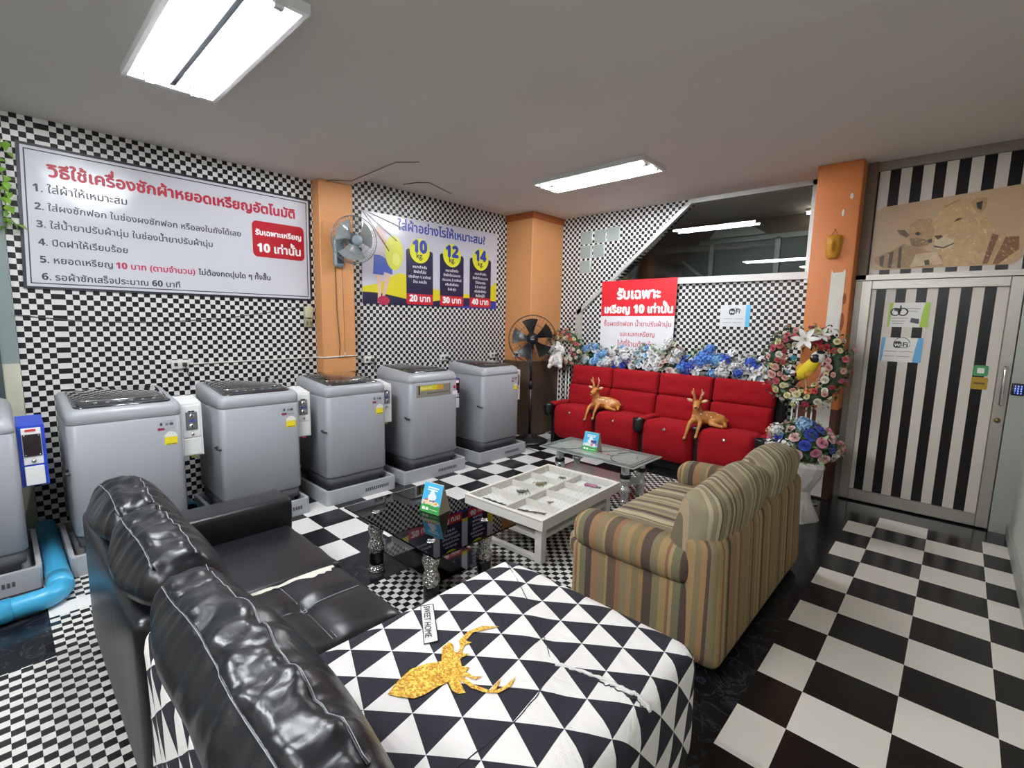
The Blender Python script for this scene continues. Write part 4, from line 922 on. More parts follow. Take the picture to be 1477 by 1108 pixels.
def black_sofa():
    t = thing('leather_sofa', 'black leather sofa with loose back cushions and a torn seat seam', 'sofa', (-2.3, .62, 0))
    B = lambda mb, nm, par=t: mb.build(nm, par, True)
    B(MB().rblock((-2.93, .205, .03), (-1.70, .40, .66), .035, m_lea2, (8, 2, 5)), 'back_frame')
    B(MB().rblock((-2.70, .36, .03), (-1.50, .985, .22), .03, m_lea2, (8, 5, 2)), 'base')
    def armfn(o, l): return (o[0] + (.02 if l[2] > .3 else 0) * l[0], o[1], o[2])
    B(MB().rblock((-2.885, .34, .03), (-2.705, 1.08, .555), .028, m_lea2, (3, 6, 5), armfn), 'arm')
    mb = MB(); puff((-2.70, .40, .20), (-2.075, 1.055, .405), .035, (.0, .012, .014), mb, m_lea2, (8, 8, 3), 2, .002); s1 = B(mb, 'seat')
    def tuft(o, l):
        x, y, z = o
        if l[2] > 0:
            u, v = (x + 1.80) / .27, (y - .75) / .3
            z += .028 * (1 - l[0] ** 4) * (1 - l[1] ** 4) - .022 * math.exp(-(u / .10) ** 2) * (1 - l[1] ** 4) - .022 * math.exp(-(v / .10) ** 2) * (1 - l[0] ** 4)
        else: pass
        return (x, y + .015 * l[1] * (1 - l[2] ** 2), z)
    s2 = B(MB().rblock((-2.06, .40, .20), (-1.50, 1.03, .415), .045, m_lea2, (16, 16, 4), tuft), 'seat')
    # stitch lines on the second seat, and its torn edge
    def zt(x, y):
        l0, l1 = (x + 1.78) / .28, (y - .715) / .315; u, v = (x + 1.80) / .27, (y - .75) / .3
        return .415 + .028 * (1 - l0 ** 4) * (1 - l1 ** 4) - .022 * math.exp(-(u / .1) ** 2) * (1 - l1 ** 4) - .022 * math.exp(-(v / .1) ** 2) * (1 - l0 ** 4)
    mb = MB()
    for q in (-.008, .008):
        mb.tube([(-1.80 + q, .47 + .52 * i / 14, zt(-1.80 + q, .47 + .52 * i / 14) + .0005) for i in range(15)], .0016, m_st, 5)
        mb.tube([(-2.02 + .47 * i / 14, .75 + q, zt(-2.02 + .47 * i / 14, .75 + q) + .0005) for i in range(15)], .0016, m_st, 5)
    mb.tube([(-1.512, .47 + .5 * i / 6, .395) for i in range(7)], .0015, col('#4a4540', .6), 5)
    B(mb, 'stitching', s2)
    mb = MB(); r = random.Random(5); wf = P('torn_white_backing', '#cfc9be', .9, bump=.4, bs=90)
    N = 26; pts = []
    for i in range(N + 1):
        y = .52 + .47 * i / N; wdt = (.008 + .018 * r.random()) * (1.9 if y > .80 else 1.0) + (.02 if .84 < y < .96 else 0)
        pts.append((-2.052, y, .402, wdt))
    for i in range(N):
        a, b = pts[i], pts[i + 1]
        za, zb = zt(a[0] + a[3], a[1]), zt(b[0] + b[3], b[1])
        z0 = zt(a[0] + .012, a[1]) + .0006; z1 = zt(b[0] + .012, b[1]) + .0006
        mb.add([(-2.048, a[1], zt(-2.03, a[1]) + .002), (-2.048, b[1], zt(-2.03, b[1]) + .002), (b[0] + b[3] + .012, b[1], zb + .004), (a[0] + a[3] + .012, a[1], za + .004)], [[3, 2, 1, 0], [0, 1, 2, 3]], wf)
    B(mb, 'torn_backing', s2)
    cu = [(-2.76, -2.27, 1), (-2.25, -1.68, 2), (-1.62, -.64, 3)]
    for a, b, sd in cu:
        mb = MB(); M = Matrix.Translation(((a + b) / 2, .375, .43)) @ Matrix.Rotation(.14, 4, 'X')
        hw = (b - a) / 2; rr = random.Random(sd); ph = [rr.uniform(0, 6) for _ in range(6)]
        def fn(o, l, hw=hw, ph=ph):
            x, y, z = o
            fx, fz = 1 - abs(l[0]) ** 3, 1 - abs(l[2]) ** 2
            y += l[1] * (.065 if l[1] > 0 else .03) * fx * fz; z += max(0, l[2]) * (.035 * (1 - l[0] ** 2)); x += l[0] * .03 * fz
            y *= 1 - .36 * max(0, l[2]) ** 2.5
            # gathered creases running across the top gusset
            if l[2] > .45:
                k = min(1, (l[2] - .45) / .4); g = 1.5 * mnoise.noise((x * 15 + 9 * ph[0], l[1] * .9, ph[1])) + .8 * mnoise.noise((x * 34 + 7 * ph[2], l[1] * 1.6, ph[3]))
                z += .013 * k * g * (.55 + .45 * abs(l[1])); y += .004 * k * g * l[1]
            y += .005 * math.sin(x * 11 + z * 13 + ph[3]) * fx
            if l[1] < .2:   # the lower rear is held off by the sofa back, the upper rear sags over it
                q = 1 / (1 + math.exp((z - .25) * 50)); y += q * .155 * (.2 - l[1]) / 1.2
                y -= (1 - q) * .03 * fx * math.exp(-((z - .30) / .07) ** 2)
            return (x, y, z)
        mb.rblock((-hw, -.10, -.03), (hw, .10, .40), .05, m_lea, (max(16, int(hw * 130)), 8, 16), fn, M)
        c = B(mb, 'back_cushion')
        mb = MB()
        for s in (-1, 1):
            pts = [M @ Vector(fn((hw * (-.95 + 1.9 * i / 40), s * .08535, .38535), (-.95 + 1.9 * i / 40, s, 1.0))) for i in range(41)]
            up = M.to_3x3() @ Vector((0, s * .6, .8)); mb.tube(pts, .0040, P('piped_seam_leather', '#1d1f26', .35), 6); mb.tube([p + up * .0038 for p in pts], .0009, m_st, 5)
        B(mb, 'piping', c)
black_sofa()

# ================================================================== chaise under its patterned cover
def chaise():
    m = triangles('triangle_print_cover')
    t = thing('covered_chaise', 'chaise under a black and white triangle cover with a gold stag head print', 'chaise', (-1.0, .9, 0))
    def uvw(off):
        def f(p, h, c, a, sg):
            ux, uy = p[0] + c[0], p[1] + c[1]; drop = h[2] - p[2]
            if a == 2: r = (ux, uy)
            elif a == 0: r = (c[0] + sg * (h[0] + drop), uy)
            else: r = (ux, c[1] + sg * (h[1] + drop))
            return (r[0] + off[0], r[1] + off[1])
        return f
    def dome(o, l):
        x, y, z = o
        k = (1 - abs(l[0]) ** 3) * (1 - abs(l[1]) ** 3)
        if l[2] > 0: z += .022 * k * l[2]
        # the far end panel is gathered and sits lower beyond its seam
        d = (x + 1.0) * .62 + (y - 1.22) * .78
        ins = (1 - max(abs(l[0]), abs(l[1])) ** 6)
        z += -.012 * (1 / (1 + math.exp(-(d - .02) * 60))) * ins
        z += .004 * math.sin(22 * (x * .78 - y * .62)) * math.exp(-((d - .03) / .05) ** 2) * (l[2] > .5)
        s = 1 - abs(l[2]) ** 2
        o2 = .008 * math.sin(9 * (x + y) + 7 * z) * s
        return (x + l[0] * (.012 * s + o2), y + l[1] * (.012 * s + o2), z)
    B = lambda mb, nm, par=t: mb.build(nm, par, True)
    B(MB().rblock((-1.485, .36, .02), (-.555, 1.60, .468), .07, m, (26, 30, 10), dome, None, uvw((0, 0))), 'seat_cover')
    def bf(o, l):
        s = 1 - abs(l[2]) ** 3
        return (o[0], o[1] + l[1] * .006 * math.sin(14 * o[0] + 5 * o[2]) * s, o[2] + (.008 * math.sin(9 * o[0]) if l[2] > .8 else 0))
    B(MB().rblock((-1.695, .215, .02), (-.56, .425, .668), .06, m, (20, 3, 8), bf, None, uvw((.11, .05))), 'back_cover')
    # ruched seam lines
    bk = col('#2b2a33', .8); wt = col('#dedad8', .8)
    def top(x, y):
        l0, l1 = (x + 1.02) / .465, (y - .98) / .62
        k = max(0, 1 - abs(l0) ** 3) * max(0, 1 - abs(l1) ** 3); d = (x + 1.0) * .62 + (y - 1.22) * .78; ins = 1 - min(1, max(abs(l0), abs(l1))) ** 6
        e = .07 - math.sqrt(max(0, .07 ** 2 - max(0, abs(x + 1.02) - .395, abs(y - .98) - .55) ** 2))
        return .468 - e + .022 * k - .012 * (1 / (1 + math.exp(-(d - .02) * 60))) * ins
    mb = MB(); r = random.Random(9)
    path = [(-1.44, 1.53), (-1.283, 1.435), (-1.069, 1.30), (-.93, 1.20), (-.849, 1.125)]
    path2 = [(-.849, 1.125), (-.78, 1.165), (-.70, 1.19), (-.62, 1.205), (-.565, 1.22)]
    path3 = [(-.849, 1.125), (-.80, 1.0), (-.785, .88), (-.79, .76), (-.80, .62)]
    def dense(p, n):
        out = []
        for i in range(len(p) - 1):
            for k in range(n): out.append((p[i][0] + (p[i + 1][0] - p[i][0]) * k / n, p[i][1] + (p[i + 1][1] - p[i][1]) * k / n))
        return out + [p[-1]]
    for p, amp in ((path, .0015), (path2, .007), (path3, .002)):
        q = dense(p, 10); mb.tube([(x + amp * r.uniform(-1, 1) * .6, y + amp * r.uniform(-1, 1), top(x, y) + .0005) for x, y in q], [.0012 + amp * .3 * r.random() for _ in q], bk, 6)
        if amp > .005:
            mb.tube([(x + .004, y + .016 + amp * r.uniform(-.6, .6), top(x, y + .012) + .001 + amp * .25 * r.random()) for x, y in q], [.004 + amp * .5 * r.random() for _ in q], wt, 6)
    B(mb, 'gathered_seam')
    # printed gold stag head and its small label, lying on the cloth
    deer = [(-1.113, 0.692), (-1.134, 0.74), (-1.147, 0.798), (-1.134, 0.841), (-1.107, 0.885), (-1.156, 0.929), (-1.161, 0.962), (-1.14, 0.963), (-1.115, 0.942), (-1.1, 0.947), (-1.114, 0.97), (-1.143, 0.989), (-1.157, 1.045), (-1.145, 1.099), (-1.098, 1.142), (-1.113, 1.109), (-1.141, 1.051), (-1.126, 1.006), (-1.103, 1.015), (-1.112, 0.987), (-1.089, 0.955), (-1.067, 0.971), (-1.073, 0.935), (-1.044, 0.916), (-1.022, 0.93), (-1.018, 0.91), (-0.983, 0.912), (-0.964, 0.934), (-0.972, 0.907), (-1.002, 0.896), (-1.007, 0.889), (-0.959, 0.89), (-0.909, 0.909), (-0.916, 0.939), (-0.919, 0.966), (-0.897, 0.921), (-0.889, 0.958), (-0.894, 1.007), (-0.876, 0.963), (-0.884, 0.919), (-0.914, 0.892), (-0.955, 0.876), (-1.007, 0.873), (-0.953, 0.852), (-0.967, 0.833), (-0.989, 0.831), (-1.022, 0.843), (-1.031, 0.804), (-1.033, 0.766), (-1.044, 0.735), (-1.084, 0.707)]
    from mathutils.geometry import tessellate_polygon
    def decal(poly, mat, lift, sub=2):
        tris = [tuple(Vector((*poly[i], 0)) for i in tr) for tr in tessellate_polygon([[Vector((*p, 0)) for p in poly]])]
        for _ in range(sub):
            nt = []
            for a, b, c in tris:
                ab, bc, ca = (a + b) / 2, (b + c) / 2, (c + a) / 2; nt += [(a, ab, ca), (ab, b, bc), (ca, bc, c), (ab, bc, ca)]
            tris = nt
        mb = MB()
        for tr in tris:
            if (tr[1] - tr[0]).cross(tr[2] - tr[0]).z < 0: tr = (tr[0], tr[2], tr[1])
            mb.add([(p.x, p.y, top(p.x, p.y) + lift) for p in tr], [[0, 1, 2]], mat, True)
        return mb
    B(decal(deer, glitter('gold_glitter_print'), .0035), 'stag_print')
    lab = [(-1.413, 1.029), (-1.387, 1.068), (-1.192, .940), (-1.213, .897)]
    B(decal(lab, col('#dedada', .8), .0032), 'printed_label')
    u = Vector((.192, -.136)).normalized(); v = Vector((-u.y, u.x)); o = Vector((-1.400, 1.034)) ; mb = MB()
    vs, fs, w = text_geo('SWEET HOME'); k = .198 / w
    q = [o + u * (x * k) + v * (y * k) for x, y in vs]
    for dx in (0, .0012): mb.add([(p.x + dx, p.y, top(p.x, p.y) + .0042) for p in q], fs, col('#25242c', .8))
    pts = [Vector((*p, 0)) for p in lab]
    for i in range(4):
        a, b = pts[i], pts[(i + 1) % 4]; mb.tube([(a.x + (b.x - a.x) * k / 5, a.y + (b.y - a.y) * k / 5, top(a.x + (b.x - a.x) * k / 5, a.y + (b.y - a.y) * k / 5) + .0035) for k in range(6)], .0016, col('#25242c', .8), 5)
    B(mb, 'label_lettering')
chaise()

# ================================================================== striped sofa
def striped_sofa():
    t = thing('striped_sofa', 'brown and olive striped two seat sofa with slumped back cushions', 'sofa', (-1.1, 2.8, 0))
    B = lambda mb, nm, par=t: mb.build(nm, par, True)
    sy = stripes('striped_weave_seat', 1, 3, False, .5); sb = stripes('striped_weave_back', 'wrap', 5, True, .5); sx = stripes('striped_weave_arm', 0, 8, True, .52); sc = stripes('striped_weave_cushion', 'wrap', 4, False, .42)
    y0, y1, xf, xb = 2.03, 3.52, -1.48, -.665
    B(MB().rblock((xf + .02, y0 + .05, .02), (xb - .04, y1 - .04, .26), .03, sx, (6, 8, 3)), 'base')
    def bf(o, l): return (o[0] + (.03 * (1 - l[2]) * .5), o[1], o[2] + .006 * math.sin(o[1] * 26) * (l[2] > .8))
    B(MB().rblock((xb - .17, y0 + .01, .03), (xb, y1, .635), .055, sb, (3, 14, 8), bf), 'back')
    for s, ya in ((-1, y0), (1, y1 - .19)):
        B(MB().rblock((xf + .04, ya + .02, .03), (xb - .09, ya + .17, .40), .03, sx, (6, 3, 5)), 'arm_panel')
        def af(o, l, s=s): return (o[0], o[1] + s * .012 * (1 - l[0] ** 2), o[2] + .012 * (1 - l[0] ** 2) * max(0, l[2]) - .03 * max(0, l[0]) * 0)
        B(MB().rblock((xf + .03, ya - .005, .375), (xb - .10, ya + .195, .565), .082, sx, (10, 4, 4), af), 'arm_roll')
    mb = MB(); puff((xf - .01, y0 + .19, .25), (xb - .13, y1 - .19, .435), .06, (.02, .0, .022), mb, sy, (8, 14, 4), 3, .003); B(mb, 'seat_cushion')
    mb = MB(); mb.rblock((xf - .03, y0 + .06, .27), (xf + .14, y0 + .20, .43), .06, sy, (4, 4, 4)); B(mb, 'cushion_corner')
    for i, (ya, yb) in enumerate(((y0 + .03, y0 + .80), (y0 + .78, y1 - .02))):
        mb = MB(); ym = (ya + yb) / 2; M = Matrix.Translation((xb - .185, ym, .40)) @ Matrix.Rotation(.22, 4, 'Y')
        hl = (yb - ya) / 2
        def fn(o, l, i=i):
            x, y, z = o
            k = (1 - abs(l[1]) ** 3)
            x += l[0] * .03 * k * (1 - l[2] ** 2); z += .03 * k * max(0, l[2]) + .012 * math.sin(y * 9 + i * 2)
            z += .008 * math.sin(y * 38) * math.exp(-((abs(l[1]) - .93) / .08) ** 2)
            return (x, y, z)
        mb.rblock((-.095, -hl, .0), (.095, hl, .42), .065, sc, (4, 16, 8), fn, M); B(mb, 'back_cushion')
striped_sofa()

# ================================================================== tables
def glass_leg(mb, x, y, z0, z1, m, mb2, bk):
    h = z1 - z0
    P0 = [(.030, 0), (.036, .03), (.026, .12), (.032, .2), (.030, .26), (.030, .27), (.022, .42), (.036, .50), (.038, .56), (.028, .64), (.026, .72), (.036, .82), (.036, .86), (.036, .93), (.028, 1.0)]
    mb.lathe([(r, z0 + h * q) for r, q in P0], m, 20, TR((x, y, 0)))
    mb2.lathe([(.038, z0 + h * .40), (.04, z0 + h * .42), (.04, z0 + h * .46), (.038, z0 + h * .48)], bk, 20, TR((x, y, 0)))
def dark_table():
    t = thing('coffee_table', 'dark smoked glass coffee table with sparkling mosaic legs', 'table', (-2.27, 1.74, 0))
    g = glass_thin('smoked_glass_top', (.035, .028, .024, 1), .9, 1.5)
    ed = col('#15110f', .15)
    x0, x1, y0, y1, z = -2.755, -1.82, 1.42, 2.02, .37
    B = lambda mb, nm, par=t: mb.build(nm, par, True)
    B(MB().box((x0, y0, z), (x1, y1, z + .010), g, .002, 1), 'table_top')
    B(MB().box((x0 + .13, y0 + .11, .135), (x1 - .13, y1 - .09, .145), P('black_glass_shelf', '#120f0f', .06, coat=1.0)), 'shelf')
    m = mosaic('crystal_mosaic'); bk = col('#0d0d0f', .2)
    for (x, y) in ((x0 + .21, y0 + .10), (x1 - .17, y0 + .10), (x1 - .17, y1 - .1), (x0 + .21, y1 - .1)):
        mb, mb2 = MB(), MB()
        prof = [(.052, 0), (.052, .012), (.044, .03), (.040, .05), (.040, .13), (.044, .14), (.050, .16), (.046, .185), (.034, .215), (.044, .25), (.050, .28), (.040, .305), (.044, .32), (.044, .345), (.036, z)]
        mb.lathe(prof, m, 22, TR((x, y, 0))); lg = B(mb, 'leg')
        mb2.lathe([(.0415, .05), (.0425, .055), (.0425, .125), (.0415, .13)], bk, 22, TR((x, y, 0))); B(mb2, 'black_band', lg); mb2 = MB(); mb2.lathe([(.045, .318), (.047, .322), (.047, .342), (.045, .346)], bk, 22, TR((x, y, 0)))
        B(mb2, 'black_band', lg)
        mb = MB(); mb.lathe([(.026, z + .0101), (.026, z + .0115), (.012, z + .0135)], m_chrome, 6, TR((x, y, 0)))
        for k in range(4): mb.ball((x + .018 * math.cos(k * PI / 2), y + .018 * math.sin(k * PI / 2), z + .012), (.010, .010, .004), m_chrome, 6)
        B(mb, 'top_cap', lg)
dark_table()
def display_table():
    cx, cy, rz = -2.17, 2.73, math.radians(2.5)
    t = thing('display_table', 'white coffee table with a divided display tray under glass', 'table', (cx, cy, 0), rz)
    w, l, h = .35, .505, .335; wt = P('white_lacquer', '#dcd8d0', .4, var=.05)
    mb = MB()
    for a, b in (((-w, -l, h - .075), (-w + .022, l, h)), ((w - .022, -l, h - .075), (w, l, h)), ((-w + .022, -l, h - .075), (w - .022, -l + .022, h)), ((-w + .022, l - .022, h - .075), (w - .022, l, h))): mb.box(a, b, wt, .002, 1)
    mb.build('tray_frame', t)
    MB().box((-w + .02, -l + .02, h - .068), (w - .02, l - .02, h - .058), col('#e3e1dc', .5)).build('tray_floor', t)
    mb = MB(); mb.box((-.006, -l + .022, h - .058), (.006, l - .022, h - .012), wt)
    for k in (-1, 0, 1): mb.box((-w + .022, k * l * .48 - .006, h - .058), (w - .022, k * l * .48 + .006, h - .012), wt)
    mb.build('divider', t)
    MB().box((-w + .02, -l + .02, h - .012), (w - .02, l - .02, h - .007), glass_thin('tray_glass', (.97, .98, .98, 1), .8, 1.4)).build('glass_top', t)
    for sx in (-1, 1):
        for sy in (-1, 1):
            MB().box((sx * (w - .075) - .028, sy * (l - .085) - .028, 0), (sx * (w - .075) + .028, sy * (l - .085) + .028, h - .07), wt, .003, 1).build('leg', t)
    MB().box((-w + .06, -l + .07, .155), (w - .06, l - .07, .185), wt, .003, 1).build('shelf', t)
    for sy in (-1, 1): MB().box((-w + .1, sy * (l - .085) - .02, .008), (w - .1, sy * (l - .085) + .02, .035), wt).build('stretcher', t)
    mb = MB(); mb.box((-w + .01, -l - .0008, h - .012), (w - .01, -l, h - .009), col('#6a655c', .5)); mb.build('edge_line', t)
    # small things lying in the cells
    R0 = TR((cx, cy, 0), rz); z = h - .0578
    def item(nm, lab, cat, x, y, a, parts):
        o = thing(nm, lab, cat, tuple(R0 @ Vector((x, y, z))), rz + a, 'trinkets in the display tray')
        for pn, mb in parts: mb.build(pn, o)
    bz = P('dark_bronze', '#4a4740', .4, metal=.6); gr = P('green_bronze', '#5d6a55', .45, metal=.4); br = P('tan_resin', '#8a7a56', .5)
    def stick(L, r=.004, n=5, m=bz, sd=0):
        mb = MB(); q = random.Random(sd); pts = [(-L / 2 + L * i / 7, .006 * q.uniform(-1, 1), r + .002) for i in range(8)]; mb.tube(pts, [r * (.7 + .6 * q.random()) for _ in pts], m, 6); tw = MB()
        for i in range(n):
            x = -L / 2 + L * (i + .7) / n; s = (-1) ** i; tw.tube([(x, 0, r), (x + .015, s * .012, r + .002), (x + .028, s * .02, r)], [r * .8, r * .6, r * .3], m, 5)
        return [('shaft', mb), ('prong', tw)]
    def critter(m, s=1.0, k=3):
        mb = MB(); mb.ball((0, 0, .010 * s), (.03 * s, .012 * s, .008 * s), m, 9); mb.ball((.034 * s, 0, .010 * s), (.01 * s, .008 * s, .006 * s), m, 7); lg = MB()
        for i in range(k):
            for q in (-1, 1): lg.tube([((-.015 + .015 * i) * s, q * .008 * s, .008 * s), ((-.02 + .02 * i) * s, q * .024 * s, .014 * s), ((-.024 + .022 * i) * s, q * .036 * s, .002)], .0018 * s, m, 5)
        return [('body', mb), ('leg', lg)]
    item('trinket', 'long dark branched trinket in the tray cell nearest the washers', 'trinket', -.18, -.375, .0, stick(.22, .005, 7, bz, 1))
    item('trinket', 'dark rod trinket in the near right tray cell', 'trinket', .13, -.34, .35, stick(.2, .0055, 3, P('olive_rod', '#3f4236', .4), 2))
    item('trinket', 'green grey trinket with prongs in the second row of cells', 'trinket', -.16, -.09, .9, critter(gr, 1.3, 4))
    item('trinket', 'tan winged trinket in the third row of cells', 'trinket', -.16, .14, 1.2, critter(br, 1.5, 2))
    item('trinket', 'tiny grey round trinket in the farthest left cell', 'trinket', -.13, .40, .3, critter(gr, .9, 3))
    item('trinket', 'tiny pointed brown trinket in the second right cell', 'trinket', .12, -.11, 1.0, critter(br, .7, 2))
    mb = MB(); mb.box((-.05, -.02, 0), (.05, .02, .018), col('#a8627e', .4), .004, 2); mb2 = MB(); mb2.box((.05, -.014, .002), (.085, .014, .012), col('#5c5a6a', .4), .003, 1)
    item('trinket', 'pink and violet packet in the farthest right cell', 'trinket', .15, .40, .15, [('pack', mb), ('cap', mb2)])
display_table()
def etched_table():
    t = thing('coffee_table', 'clear etched glass coffee table in front of the red cinema seats', 'table', (-2.43, 3.84, 0))
    x0, x1, y0, y1, z = -2.93, -1.90, 3.56, 4.09, .352
    B = lambda mb, nm, par=t: mb.build(nm, par, True)
    g = NT('frosted_glass'); k = g; t_ = g.t
    fb = g.b; fb.inputs['Base Color'].default_value = lin('#b4c2bc'); fb.inputs['Roughness'].default_value = .15
    trn = g.n('ShaderNodeBsdfTransparent'); mx = g.n('ShaderNodeMixShader', i_0=.55); g.l(trn.outputs[0], mx.inputs[1]); g.l(fb.outputs[0], mx.inputs[2]); g.l(mx.outputs[0], t_.nodes['Material Output'].inputs[0])
    top = B(MB().box((x0, y0, z), (x1, y1, z + .009), g.m, .002, 1), 'table_top')
    mb = MB(); ln = col('#23282a', .4); zz = z + .0095
    for d, w in ((.022, .018), (.06, .011)):
        for a, b in (((x0 + d, y0 + d), (x1 - d, y0 + d + w)), ((x0 + d, y1 - d - w), (x1 - d, y1 - d)), ((x0 + d, y0 + d), (x0 + d + w, y1 - d)), ((x1 - d - w, y0 + d), (x1 - d, y1 - d))): mb.box((*a, zz), (*b, zz + .0006), ln)
    for s in (-1, 1):
        c = (x0 + x1) / 2 + s * .30
        mb.tube([(c + s * .12 * math.cos(a) , (y0 + y1) / 2 + .19 * math.sin(a), zz) for a in [PI * .5 + PI * i / 14 for i in range(15)]], .005, ln, 4)
        mb.tube([(c + s * (.12 - .05 * math.sin(3 * a)) * math.cos(a), (y0 + y1) / 2 + .12 * math.sin(a), zz) for a in [PI * 2 * i / 28 for i in range(28)]], .0035, col('#7f8a87', .4), 4, True)
    mb.tube([(x0 + .35 + .33 * i / 16, (y0 + y1) / 2 + .17 * math.cos(PI * i / 16 * 2) * .5 + .07, zz) for i in range(17)], .004, ln, 4)
    B(mb, 'etched_lines', top)
    B(MB().box((x0 + .13, y0 + .10, .13), (x1 - .13, y1 - .10, .138), M_('frosted_shelf', lambda n: P(n, '#a9b1ae', .12, coat=.6))), 'shelf')
    cr = P('cut_crystal', '#d5d8d8', .06, metal=.8, bump=.4, bs=60); bk = col('#0f0f11', .2)
    for (x, y) in ((x0 + .17, y0 + .12), (x1 - .14, y0 + .12), (x1 - .14, y1 - .12), (x0 + .17, y1 - .12)):
        mb, mb2 = MB(), MB()
        mb.lathe([(.05, 0), (.05, .015), (.036, .03), (.034, .06), (.05, .10), (.05, .12), (.03, .15), (.034, .17), (.05, .2), (.046, .215), (.03, .235), (.036, .27), (.036, .32), (.042, z)], cr, 10, TR((x, y, 0)), False); lg = B(mb, 'leg')
        mb2.lathe([(.046, .222), (.048, .226), (.048, .244), (.046, .248)], bk, 20, TR((x, y, 0))); B(mb2, 'black_band', lg)
etched_table()
def tent_card(x, y, z, rz, w, h, lab, seed):
    t = thing('tent_card', lab, 'table card', (x, y, z), rz, 'folded promotional cards on the tables')
    d = .055; mb = MB(); bl = P('card_sky_blue_%d' % seed, '#4fb4e0', .35); wt = col('#d9cdb8', .6)
    # two leaning faces and a base, card 2 mm thick
    for s in (-1, 1):
        mb.add([(-w, s * d, 0), (w, s * d, 0), (w * .96, s * .003, h), (-w * .96, s * .003, h), (-w, s * (d - .003), 0), (w, s * (d - .003), 0), (w * .96, s * .0005, h), (-w * .96, s * .0005, h)],
               [[0, 1, 2, 3], [3, 2, 1, 0], [4, 5, 6, 7], [7, 6, 5, 4], [0, 1, 5, 4], [1, 2, 6, 5], [2, 3, 7, 6], [3, 0, 4, 7]], wt)
    mb.box((-w, -d, 0), (w, d, .002), wt)
    for q in (-1, 1): mb.add([(q * w * .99, -d, 0), (q * w * .99, d, 0), (q * w * .955, 0, h)], [[0, 1, 2], [2, 1, 0]], wt)
    mb.build('card', t)
    ang = math.atan2(d - .003, h); L = math.hypot(d - .003, h)
    F = lambda lift: FR((0, -d - lift * math.cos(ang), 0 + lift * math.sin(ang)), (1, 0, 0), (0, math.sin(ang), math.cos(ang)))
    mb = MB(); g = col('#3f9a4a', .4)
    mb.prism([(-w, .001), (w, .001), (w * .97, L * .99), (-w * .97, L * .99)], 0, .0006, bl, F(.0004))
    mb.prism([(-w, .001), (w, .001), (w, .05 * 1), (w * .4, .043), (-w * .2, .05), (-w, .042)], .0006, .0009, g, F(.0004))
    mb.prism([(-w * .95, .045), (-w * .3, .05), (w * .5, .045), (w * .95, .06), (w * .6, .075), (w * .1, .068), (-w * .4, .08), (-w * .9, .07)], .0009, .0011, col('#e6d9b0', .4) if seed == 1 else col('#dfe9ee', .4), F(.0004))
    for cx, cy, r in ((-.1, .095, .3), (.2, .10, .26), (.0, .118, .24)): mb.prism(ell(w * cx, cy, w * r, .02, 16), .0012, .0013 + .0001 * (r > .25), col('#eef3f6', .4), F(.0004))
    r = random.Random(seed)
    for i in range(9): mb.prism(ell(w * r.uniform(-.85, .85), r.uniform(.052, .08), .007, .006, 10), .0014, .0016, col(('#d8566a', '#e8a13a', '#f0ead2', '#cf3f48')[i % 4], .4), F(.0004))
    if seed == 2: mb.box((w * .05, .085, .0014), (w * .75, .11, .0018), col('#433f7a', .4), M=F(.0004))
    for k in range(2): mb.box((-w * .55, L * .82 - k * .014, .0007), (w * (.6 - .1 * k), L * .82 - k * .014 + .008, .001), col('#e9f6fb', .4), M=F(.0004))
    for a, b in ((-.8, -.5), (-.42, -.15)): mb.box((w * a, .014, .001), (w * b, .032, .0013), col('#e9f0e4', .4), M=F(.0004))
    mb.box((-w * .05, .02, .001), (w * .8, .024, .0012), col('#cfe8cc', .4), M=F(.0004))
    mb.build('front_print', t)
tent_card(-2.315, 1.80, .3805, math.radians(10), .078, .175, 'blue and green tent card on the dark glass table', 1)
tent_card(-2.475, 3.80, .3612, math.radians(3), .08, .175, 'blue and green tent card on the etched glass table', 2)
def key_ring():
    x, y, z = -2.31, 3.80, .3614
    mb = MB(); wc = P('clear_plastic_beads', '#c3c0b8', .25, metal=.2)
    mb.tube(arc((x, y, z + .005), .035, 0, 2 * PI, 20), .004, wc, 6); mb.tube(arc((x + .06, y + .02, z + .005), .03, 0, 2 * PI, 20), .004, wc, 6); mb.tube([(x - .06, y - .03, z + .005), (x - .02, y - .02, z + .006), (x + .05, y - .03, z + .005)], .005, col('#a84a4a', .4), 6)
    tag(mb.build('bracelet'), 'small pale looped bracelet beside the card on the etched glass table', 'trinket')
key_ring()

